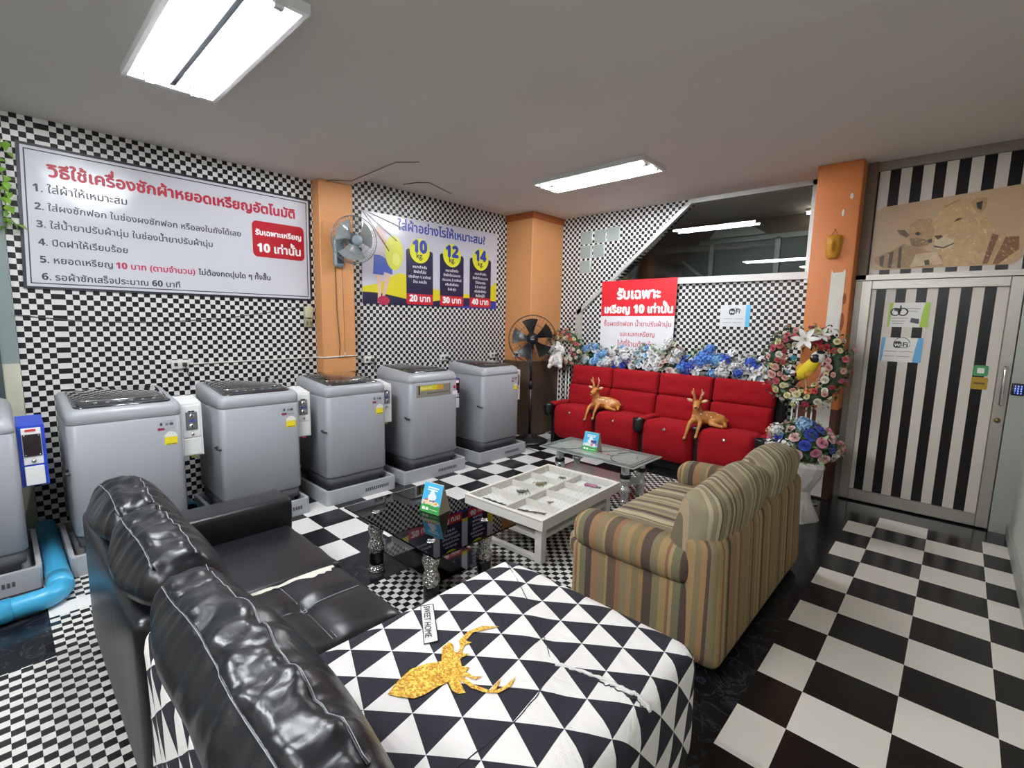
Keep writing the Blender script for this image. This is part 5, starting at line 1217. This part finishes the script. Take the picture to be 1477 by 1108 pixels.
# ================================================================== red cinema seats
def red_seats():
    k = NT('red_plush'); k.base(k.mix(k.noise(180, 2), lin('#a3121c'), lin('#7d0c15'))); k.b.inputs['Roughness'].default_value = .9
    k.b.inputs['Sheen Weight'].default_value = .35; k.b.inputs['Sheen Tint'].default_value = lin('#d8404a'); k.b.inputs['Specular IOR Level'].default_value = .2; k.bump(k.noise(300, 2), .25, .003)
    red = k.m; bk = P('black_seat_plastic', '#131315', .4)
    labs = ('red cinema seat at the far left of the row, behind the blue card', 'red cinema seat second from the fan, right of the first fawn', 'red cinema seat with the second fawn at its right side', 'red cinema seat at the right end near the bouquet')
    cents = (-3.40, -2.79, -2.18, -1.57)
    for i, cx in enumerate(cents):
        t = thing('cinema_seat', labs[i], 'seat', (cx, 5.0, 0), 0, 'row of red cinema seats')
        hw = .305
        def back(z0, z1, ya, yb, d, amt, sd):
            mb = MB(); M = Matrix.Translation((0, d, z0)) @ Matrix.Rotation(-.13, 4, 'X')
            def fn(o, l):
                x, y, z = o
                y -= (.03 * (1 - l[0] ** 4) * (1 - l[2] ** 4) if l[1] < 0 else 0)
                if l[1] < 0:
                    for bx in (-.12, .12): y += .022 * math.exp(-((x - bx) / .03) ** 2 - ((z - (z1 - z0) * .5) / .03) ** 2)
                return (x, y, z)
            mb.rblock((-hw + .006, ya, 0), (hw - .006, yb, z1 - z0), .035, red, (16, 3, 9), fn, M); return mb
        back(.76, 1.02, -.05, .05, .155, 0, i).build('headrest', t)
        back(.50, .775, -.06, .05, .10, 0, i + 5).build('backrest', t)
        mb = MB(); mb.box((-hw + .02, .17, .30), (hw - .02, .21, .98), bk, .01, 1); mb.build('back_shell', t)
        # seat cushion with a deep padded front
        def sf(o, l):
            x, y, z = o
            z += .02 * (1 - l[0] ** 4) * max(0, l[2]) - .012 * max(0, l[2]) * l[1]
            y -= .02 * (1 - l[0] ** 4) * (1 - l[2] ** 2) * (l[1] < 0)
            # the lower front tucks back
            if l[1] < 0 and l[2] < 0: y += .05 * l[2] ** 2
            return (x, y, z)
        MB().rblock((-hw + .03, -.30, .11), (hw - .03, .11, .525), .075, red, (8, 8, 8), sf).build('seat', t)
        mb = MB(); mb.lathe([(.017, 0), (.016, .006), (.008, .010)], m_chrome, 16, TR((.0, -.312, .475), 0, PI / 2 - .5)); mb.build('button', t)
        MB().box((-hw + .1, -.10, 0), (hw - .1, .12, .13), bk, .006, 1).build('pedestal', t)
    # arm rests: one between each pair, two with cup holders
    for j, x in enumerate((-3.74, -3.095, -2.485, -1.875, -1.24)):
        cup = j in (0, 2, 4)
        t = thing('armrest', ('red padded armrest with black cup holder at the left end of the cinema row', 'black armrest under the first fawn', 'armrest with black cup holder in the middle of the cinema row', 'black armrest under the second fawn', 'armrest with black cup holder at the right end of the cinema row')[j], 'armrest', (x, 5.0, 0), 0, 'armrests of the red cinema seats')
        mb = MB(); mb.box((-.026, -.20, .0), (.026, .2, .50), bk, .008, 1); mb.box((-.026, -.24, .42), (.026, -.18, .51), bk, .008, 1); mb.build('frame', t)
        if cup:
            mb = MB(); mb.lathe([(.045, .40), (.058, .44), (.062, .53), (.060, .545), (.047, .545), (.044, .46)], bk, 22, TR((0, -.29, 0))); mb.build('cup_holder', t)
            MB().rblock((-.05, -.22, .50), (.05, .12, .555), .025, red if j != 4 else red, (4, 8, 3)).build('arm_pad', t)
        else: MB().rblock((-.04, -.26, .50), (.04, .1, .545), .02, bk, (3, 6, 2)).build('arm_pad', t)
    mb = MB(); mb.box((-3.75, 5.26, .93), (-1.2, 5.485, .98), P('dark_ledge', '#25221f', .6), .004, 1)
    for x in (-3.7, -2.5, -1.27): mb.box((x - .03, 5.30, 0), (x + .03, 5.46, .93), m_dark)
    tag(mb.build('flower_ledge'), 'dark narrow ledge carrying flowers behind the red cinema seats', 'shelf')
red_seats()

# ================================================================== fawn figurines
def caps(mb, pts, m, n=10):
    """chain of tapered, round ended segments (merged afterwards by a voxel remesh)"""
    for (a, ra), (b, rb) in zip(pts, pts[1:]):
        mb.tube([a, b], [ra, rb], m, n)
    for p, r in pts: mb.ball(p, r, m, 8)
def remesh(o, vox, sm=6):
    r = o.modifiers.new('blend', 'REMESH'); r.mode = 'VOXEL'; r.voxel_size = vox; r.use_smooth_shade = True
    s = o.modifiers.new('soften', 'SMOOTH'); s.factor = .5; s.iterations = sm
def fawn_fig(x, y, z, rz, lab, turn):
    t = thing('fawn_figurine', lab, 'figurine', (x, y, z), rz, 'spotted fawn figurines on the cinema seats')
    m = M_('fawn_glaze', fawn)
    # local: faces -Y; chest over the front edge, body reclines towards +X
    mb = MB()
    caps(mb, [((0, -.02, .075), .072), ((.06, .01, .078), .070), ((.13, .04, .070), .070), ((.19, .05, .060), .062)], m)
    caps(mb, [((.0, -.02, .09), .064), ((-.008, -.04, .14), .050), ((-.012, -.05, .18), .042), ((-.012, -.055, .205), .040)], m)
    hx, hy, hz = -.012, -.06, .215; a = turn
    dx, dy = math.sin(a), -math.cos(a)
    caps(mb, [((hx, hy, hz), .045), ((hx + dx * .04, hy + dy * .04, hz - .014), .036), ((hx + dx * .078, hy + dy * .078, hz - .026), .025)], m)
    # fore legs hang over the edge, bent at the knee
    caps(mb, [((-.035, -.05, .06), .030), ((-.06, -.115, .02), .022), ((-.075, -.15, -.06), .016), ((-.085, -.155, -.115), .015), ((-.088, -.17, -.13), .018)], m)
    caps(mb, [((.03, -.05, .06), .030), ((.045, -.13, .035), .022), ((.035, -.165, -.03), .016), ((.025, -.165, -.085), .015), ((.024, -.18, -.10), .018)], m)
    # folded hind legs
    caps(mb, [((.18, .02, .06), .045), ((.13, -.05, .035), .028), ((.20, -.065, .022), .018), ((.245, -.07, .018), .017)], m)
    caps(mb, [((.20, .07, .05), .04), ((.245, .03, .03), .022), ((.265, -.03, .02), .016)], m)
    caps(mb, [((.235, .06, .07), .018), ((.262, .065, .06), .012)], m)
    b = mb.build('body', t); remesh(b, .0065)
    side = Vector((math.cos(a), math.sin(a), 0)); em = P('fawn_ear', '#d8b48c', .5)
    for s in (-1, 1):
        mb = MB(); c = Vector((hx, hy, hz)) + side * s * .042 + Vector((0, 0, .026)); e = c + side * s * .06 + Vector((0, 0, .022)); f = Vector((dx, dy, 0))
        mb.tube([c, c + (e - c) * .35, c + (e - c) * .7, e], [.006, .017, .015, .003], em, 8); mb.build('ear', t)
        mb = MB(); q = Vector((hx, hy, hz)) + side * s * .02 + Vector((0, 0, .036))
        mb.tube([q, q + side * s * .014 + Vector((0, .008, .04)), q + side * s * .022 + Vector((0, 0, .085)), q + side * s * .02 + Vector((-.004, -.01, .125))], [.014, .012, .009, .004], P('fawn_antler', '#c08a58', .5), 8)
        w = q + side * s * .014 + Vector((0, .008, .045)); mb.tube([w, w + side * s * .018 + f * .02 + Vector((0, 0, .03)), w + side * s * .022 + f * .028 + Vector((0, 0, .055))], [.009, .008, .0035], MS.setdefault('fa', P('fawn_antler_tip', '#d4a580', .5)), 7)
        mb.build('antler', t)
        MB().ball(tuple(Vector((hx, hy, hz)) + side * s * .036 + f * .026 + Vector((0, 0, .008))), .009, m_black, 8).build('eye', t)
    MB().ball((hx + dx * .09, hy + dy * .1, hz - .02), (.012, .010, .009), m_black, 8).build('nose', t)
    mb = MB(); hf = col('#3a2a1e', .5)
    for p in ((-.088, -.176, -.138), (.024, -.186, -.108)): mb.ball(p, (.016, .018, .011), hf, 8)
    mb.build('hoof', t)
fawn_fig(-3.10, 4.86, .555, math.radians(5), 'spotted brown fawn figurine on the left half of the cinema row', -.1)
fawn_fig(-1.89, 4.86, .555, math.radians(8), 'spotted brown fawn figurine on the right half of the cinema row', .12)

# ================================================================== silk flowers
PET = {}
def rose_mesh(hexc, kind='rose'):
    key = (hexc, kind)
    if key in PET: return PET[key]
    m = M_('petal_' + hexc[1:], lambda n: P(n, hexc, .7, var=.25, vs=30, sheen=.2)); mb = MB(); r = random.Random(hash(hexc) % 97 if False else int(hexc[1:], 16) % 97)
    if kind == 'rose':
        for L, (n, rad, h, lean) in enumerate(((5, .50, .32, .75), (5, .36, .45, .45), (4, .22, .55, .2), (3, .12, .58, .05))):
            for i in range(n):
                a = 2 * PI * i / n + L * .7 + r.uniform(-.15, .15)
                def fn(u, v, a=a, rad=rad, h=h, lean=lean, n=n):
                    th = a + (u - .5) * 2 * PI / n * 1.25; w = math.sin(PI * v * .5) ; rr = rad * (.35 + .65 * w) * (1 + .12 * (v > .8)) + lean * .25 * v * v
                    return (rr * math.cos(th), rr * math.sin(th), h * v - lean * .22 * v * v * v - .12 * (abs(u - .5) * 2) ** 2 * v)
                mb.grid(fn, 4, 3, m)
        mb.ball((0, 0, .3), (.12, .12, .26), m, 6)
    elif kind == 'hydrangea':
        for i in range(46):
            z = 1 - 1.45 * (i + .5) / 46; a = i * 2.39996; q = math.sqrt(max(0, 1 - z * z)); d = Vector((q * math.cos(a), q * math.sin(a), z))
            u = d.orthogonal().normalized(); w = d.cross(u); c = d * (.62 + .16 * ((i * 7) % 3 - 1)) + Vector((0, 0, .2))
            for k in range(4):
                b = k * PI / 2 + i; e = u * math.cos(b) + w * math.sin(b); g = u * math.cos(b + PI / 2) + w * math.sin(b + PI / 2)
                mb.add([c - e * .02, c + e * .11 + g * .11 + d * .03, c + e * .24 + d * .07, c + e * .11 - g * .11 + d * .03], [[0, 3, 2, 1]], m, False)
        mb.ball((0, 0, .2), .40, M_('petal_core', lambda n: P(n, '#5f7f8a', .8)) if hexc != '#dfe0e2' else m, 6)
    elif kind == 'lily':
        for i in range(6):
            a = 2 * PI * i / 6; c, s = math.cos(a), math.sin(a)
            def fn(u, v, c=c, s=s):
                rr = 1.25 * v; w = .26 * math.sin(PI * min(1, v * .96 + .04)) ** .8 * (u - .5) * 2
                return (rr * c - w * s, rr * s + w * c, .55 * math.sin(v * 1.9) * .7 - .12 * (abs(u - .5) * 2) * 0 + .1 * (abs(u - .5) * 2))
            mb.grid(fn, 2, 6, m)
        for i in range(5): mb.tube([(0, 0, .1), (.12 * math.cos(i * 1.26), .12 * math.sin(i * 1.26), .6)], .02, M_('stamen', lambda n: P(n, '#c9a93a', .6)), 4)
    o = mb.build('flower_source'); me = o.data; me.name = kind; bpy.data.objects.remove(o); PET[key] = me; return me
def leaf_cloud(mb, r, pts, s0, s1, mats):
    for p in pts:
        s = r.uniform(s0, s1); M = TR(p, r.uniform(0, 6.3), r.uniform(-1.2, 1.2), r.uniform(-1.2, 1.2)); m = mats[r.randrange(len(mats))]
        mb.add([(0, 0, 0), (s * .5, s * .3, s * .08), (s * 1.1, 0, -s * .1), (s * .5, -s * .3, s * .08), (s * .5, 0, 0)], [[0, 4, 1], [1, 4, 2], [2, 4, 3], [3, 4, 0]], m, True, M)
LEAF = [P('silk_leaf', '#3f5a34', .6), P('silk_leaf_pale', '#7f9a70', .6), P('silk_leaf_dark', '#2b3f2a', .6)]
def look(d):
    """euler turning +Z to direction d"""
    return Vector(d).to_track_quat('Z', 'Y').to_euler()
def flowers(t, r, spots, pal, smin, smax):
    """spots: (point, outward direction); pal: (name, colour, kind, weight)"""
    tot = sum(p[3] for p in pal)
    for p, d in spots:
        k = r.uniform(0, tot)
        for nm, hx, kd, wt in pal:
            k -= wt
            if k <= 0: break
        s = r.uniform(smin, smax) * {'rose': 1, 'hydrangea': 1.2, 'lily': 1.25}[kd]; dd = Vector(d) + Vector((r.uniform(-.3, .3), r.uniform(-.3, .3), r.uniform(-.3, .3)))
        inst(nm, rose_mesh(hx, kd), t, p, look(dd), s)
m_wire = col('#d9d7d2', .4)
def wreath(x, y, z, zc, R, rz, heart, lab, seed, n):
    t = thing('flower_wreath', lab, 'wreath', (x, y, z), rz); r = random.Random(seed)
    def ring(a):   # heart-like ring in the XZ plane
        k = 1.0
        if heart: k = .86 + .16 * abs(math.sin(a)) - .22 * math.exp(-((a - PI / 2) / .35) ** 2) + .10 * math.exp(-(((a + PI / 2)) / .5) ** 2)
        return Vector((R * k * math.cos(a), 0, zc + R * k * math.sin(a)))
    mb = MB()
    for q in (-.055, .055):
        mb.cyl((q - .02, 0.03, 0), (q - .02, .03, zc - R * .8), .007, m_wire, 8); mb.cyl((q + .02, .03, 0), (q + .02, .03, zc - R * .8), .007, m_wire, 8)
    for q in (.2, .5): mb.cyl((-.08, .03, q), (.08, .03, q), .006, m_wire, 8)
    mb.tube([(-.16, -.12, .008), (-.08, .03, .02), (-.16, .16, .008)], .007, m_wire, 8); mb.tube([(.16, -.12, .008), (.08, .03, .02), (.16, .16, .008)], .007, m_wire, 8); mb.build('stand', t)
    mb = MB(); mb.tube([ring(-PI + 2 * PI * i / 40) for i in range(40)], .055, LEAF[2], 8, True)
    pts = []
    for i in range(900):
        a = r.uniform(-PI, PI); c = ring(a); th = r.uniform(0, 2 * PI); q = R * .40 * math.sqrt(r.random())
        rad = (c - Vector((0, 0, zc))).normalized(); pts.append(c + rad * q * math.cos(th) + Vector((0, -1, 0)) * q * math.sin(th) * .8)
    leaf_cloud(mb, r, pts, .025, .05, LEAF); mb.build('foliage', t)
    sp = []
    for i in range(n):
        a = -PI + 2 * PI * (i + r.uniform(-.3, .3)) / n; c = ring(a); rad = (c - Vector((0, 0, zc))).normalized(); th = (-.15, .25, .6, .85)[i % 4] * PI
        o = rad * math.cos(th) + Vector((0, -1, 0)) * math.sin(th) + Vector((0, -.45, 0)); sp.append((c + o.normalized() * R * (.26 + .1 * r.random()) + rad * R * r.uniform(-.12, .08), o))
    flowers(t, r, sp, [('rose', '#c65a63', 'rose', 3), ('rose', '#d9823f', 'rose', 2), ('rose', '#dba49a', 'rose', 3), ('rose', '#d7cf9a', 'rose', 2), ('rose', '#b8283c', 'rose', 2), ('rose', '#e3dccb', 'rose', 2)], .030, .044)
    return t, ring
wr, rg = wreath(-.96, 4.72, 0, 1.25, .27, math.radians(-3), True, 'large heart shaped flower wreath with a toy bird, by the orange pillar', 4, 92)
inst('lily', rose_mesh('#e4e2dc', 'lily'), wr, (.02, -.14, 1.46), look((.1, -1, .5)), .085); inst('lily', rose_mesh('#e4e2dc', 'lily'), wr, (.11, -.07, 1.50), look((.5, -1, .6)), .06)
inst('lily', rose_mesh('#dfe2da', 'lily'), wr, (-.03, -.06, .96), look((0, -1, 0)), .05); inst('hydrangea', rose_mesh('#49a6c8', 'hydrangea'), wr, (-.085, -.02, 1.30), look((0, -1, .2)), .035)
wl, rgl = wreath(-3.84, 5.12, 0, 1.22, .185, math.radians(20), False, 'round flower wreath with a white poodle, behind the standing fan', 8, 60)
def bird():
    t = thing('toy_bird', 'yellow toy macaw with black and white head inside the heart wreath', 'toy bird', (-.925, 4.66, 1.14), math.radians(-5))
    yl = P('yellow_plush', '#d9c020', .6); bk = P('black_plush', '#121214', .5); wh = P('white_plush', '#e2e0da', .6)
    mb = MB(); caps(mb, [((-.06, .03, .0), .03), ((-.035, 0, .04), .052), ((.02, -.02, .10), .054), ((.055, -.03, .15), .045)], yl, 12); b = mb.build('body', t); remesh(b, .008, 8)
    mb = MB(); mb.ball((.075, -.035, .185), (.052, .05, .05), wh, 14); mb.build('head', t)
    mb = MB(); mb.ball((.062, -.066, .175), (.038, .026, .036), bk, 12); mb.ball((.095, -.045, .225), (.03, .04, .016), bk, 10); mb.build('face_mask', t)
    mb = MB(); mb.tube([(.075, -.08, .195), (.078, -.105, .185), (.076, -.11, .165)], [.018, .014, .003], bk, 10); mb.build('beak', t)
    mb = MB(); mb.ball((.045, -.088, .188), .007, wh, 8); mb.build('eye', t)
    for s in (-1, 1):
        mb = MB(); mb.ball((-.02 + s * .03, -.01 - s * .03, .07), (.05, .018, .055), P('bird_wing', '#c28d2a', .6), 10); mb.build('wing', t)
    mb = MB(); mb.tube([(-.06, .03, 0), (-.1, .05, -.05), (-.11, .055, -.09)], [.02, .014, .005], bk, 8); mb.build('tail', t)
    MB().tube([(-.03, .01, .02), (-.03, .045, .0), (-.01, .06, -.13), (-.01, .085, -.17)], .004, m_wire, 6).build('mounting_wire', t)
bird()
def poodle():
    t = thing('toy_poodle', 'white fluffy toy poodle hanging in the wreath behind the fan', 'toy dog', (-3.83, 4.97, 1.0), math.radians(25))
    k = NT('white_curly_fur'); k.b.inputs['Base Color'].default_value = lin('#d6d3cf'); k.b.inputs['Roughness'].default_value = .95; v = k.n('ShaderNodeTexVoronoi', i_Scale=70); k.l(k.pos(), v.inputs[0]); k.bump(v.outputs[0], 1.0, .012)
    mb = MB(); caps(mb, [((0, 0, .06), .078), ((0, -.01, .13), .072), ((0, -.02, .19), .05)], k.m); caps(mb, [((0, -.03, .235), .064), ((0, -.08, .225), .034)], k.m); mb.ball((0, -.015, .28), .045, k.m, 10)
    for s in (-1, 1):
        caps(mb, [((s * .058, -.02, .24), .028), ((s * .075, -.02, .19), .034)], k.m); caps(mb, [((s * .04, -.03, .13), .026), ((s * .055, -.09, .10), .028), ((s * .06, -.11, .06), .03)], k.m); caps(mb, [((s * .045, -.03, .04), .035), ((s * .065, -.10, .02), .03), ((s * .07, -.12, .0), .03)], k.m)
    b = mb.build('body', t); remesh(b, .008, 3)
    for s in (-1, 1): MB().ball((s * .022, -.078, .248), .007, m_black, 8).build('eye', t)
    MB().ball((0, -.108, .23), .011, m_black, 8).build('nose', t)
    MB().tube([(0, .05, .12), (0, .1, .14), (0, .16, .16)], .004, m_wire, 6).build('mounting_wire', t)
poodle()
def arrangement(x, y, z, w, h, pal, n, lab, seed, pot):
    t = thing('flower_arrangement', lab, 'flowers', (x, y, z), 0, 'silk flower arrangements on the ledge'); r = random.Random(seed)
    if pot == 'wire':
        mb = MB()
        for s in (-1, 1):
            mb.tube([(s * (.03 + .03 * math.cos(a)), -.09, .034 + .03 * math.sin(a)) for a in [2 * PI * i / 20 for i in range(20)]], .0035, m_wire, 6, True); mb.tube([(s * .06, -.09, .034), (s * .09, -.07, .06), (s * .075, 0, .08)], .0035, m_wire, 6)
        mb.tube([(-.07, -.07, .08), (0, -.09, .07), (.07, -.07, .08)], .0035, m_wire, 6); mb.build('wire_bicycle', t); MB().lathe([(.04, .0), (.065, .09), (.06, .092)], col('#8d9896', .5), 14).build('pot', t)
    else: MB().lathe([(.06, 0), (.085, .07), (.08, .075)], col('#7d7f80', .5), 16).build('pot', t)
    def P_(u, v): return Vector((w * u, -.055 - .04 * (1 - v), .05 + h * v * (1 - .35 * u * u)))
    mb = MB(); pts = []
    for i in range(150):
        u, v = r.uniform(-1, 1), r.random(); pts.append(P_(u, v) + Vector((0, r.uniform(0, .14), 0)))
    leaf_cloud(mb, r, pts, .03, .06, LEAF[:2]); mb.ball((0, .03, .05 + h * .35), (w * .8, .05, h * .35), LEAF[2], 10); mb.build('foliage', t)
    sp = []
    for i in range(n):
        u = -1 + 2 * ((i * .618) % 1); v = r.random(); d = Vector((u * .7, -1 + .5 * v, .15 + v)); sp.append((P_(u, v) + Vector((0, .02 * r.random() + .04 * v, 0)), d))
    flowers(t, r, sp, pal, .050, .074)
B1 = ('hydrangea', '#74aede', 'hydrangea', 3); B2 = ('rose', '#2438b0', 'rose', 1); Wt = ('rose', '#e2e2e4', 'rose', 4); Wh = ('hydrangea', '#dfe0e2', 'hydrangea', 3); Cb = ('hydrangea', '#4f86d8', 'hydrangea', 3); Lt = ('rose', '#9cc7e6', 'rose', 2); Pk = ('rose', '#d8b9b4', 'rose', 2); Li = ('lily', '#e3e4e4', 'lily', 3); Db = ('hydrangea', '#2d55c4', 'hydrangea', 2); Cr = ('rose', '#ded6c6', 'rose', 2)
arrangement(-3.52, 5.37, .98, .18, .27, [B1, Lt, ('rose', '#8dbbe6', 'rose', 4), Wt], 30, 'pale blue flowers at the left end of the ledge', 21, 'pot')
arrangement(-3.13, 5.37, .98, .21, .26, [Wt, Wt, Wh, Pk, B2, Lt], 36, 'white and pinkish flowers with one deep blue rose, below the red notice', 22, 'pot')
arrangement(-2.74, 5.37, .98, .18, .31, [Wh, Wt, Wt, Cr, Lt], 30, 'tall white and cream flowers under the right edge of the red notice', 23, 'pot')
arrangement(-2.46, 5.37, .98, .13, .32, [Pk, Cr, Pk, Wh], 22, 'dusty pink and cream flowers in a white wire holder', 24, 'wire')
arrangement(-2.08, 5.37, .98, .22, .29, [B1, Db, Wt, Cb, B2, Lt, Wt, Lt], 40, 'bright blue and white flowers in the middle right of the ledge', 25, 'pot')
arrangement(-1.70, 5.37, .98, .18, .24, [Wt, Wt, Wh, Db, B2, Lt, Li], 32, 'deep blue and white flowers left of the lilies', 26, 'pot')
arrangement(-1.36, 5.36, .98, .16, .24, [Li, Li, Lt, Wt], 16, 'white lilies at the right end of the ledge beside the heart wreath', 27, 'pot')
def bouquet():
    t = thing('bouquet_stand', 'pastel rose bouquet on a white wrapped pedestal behind the striped sofa', 'flowers', (-.86, 4.42, 0)); r = random.Random(31)
    k = P('white_wrapped_cloth', '#c9c6c0', .6, var=.2, vs=6, bump=.5, bs=9)
    def rg(w, z, tw): return [(w * (1 + .14 * math.sin(3 * a + tw)) * math.cos(a), w * (1 + .14 * math.sin(3 * a + tw)) * math.sin(a), z) for a in [2 * PI * i / 18 for i in range(18)]]
    MB().loft([rg(.15, 0, 0), rg(.135, .04, .2), rg(.085, .17, .8), rg(.075, .24, 1.2), rg(.13, .36, 2.1), rg(.16, .46, 2.6), rg(.15, .5, 2.8)], k, False).build('pedestal', t)
    mb = MB(); pts = []
    for i in range(260):
        d = Vector((r.uniform(-1, 1), r.uniform(-1, 1), r.uniform(-.5, 1))).normalized(); pts.append(Vector((d.x * .23, d.y * .2, .62 + d.z * .17)))
    leaf_cloud(mb, r, pts, .035, .07, LEAF); mb.ball((0, 0, .62), (.2, .17, .15), LEAF[2], 12); mb.build('foliage', t)
    sp = []
    for i in range(44):
        z = 1 - 1.5 * (i + .5) / 44; a = i * 2.39996; q = math.sqrt(max(0, 1 - z * z)); d = Vector((q * math.cos(a), q * math.sin(a), z)); sp.append((Vector((d.x * .23, d.y * .2, .62 + d.z * .175)), d))
    flowers(t, r, sp, [('rose', '#d88aa6', 'rose', 4), ('rose', '#ddb3b0', 'rose', 3), ('rose', '#2f45b4', 'rose', 2), ('hydrangea', '#8fb2dc', 'hydrangea', 2), ('rose', '#e0dccb', 'rose', 3), ('hydrangea', '#d3a08e', 'hydrangea', 1), ('hydrangea', '#e2e0dc', 'hydrangea', 1)], .052, .072)
bouquet()
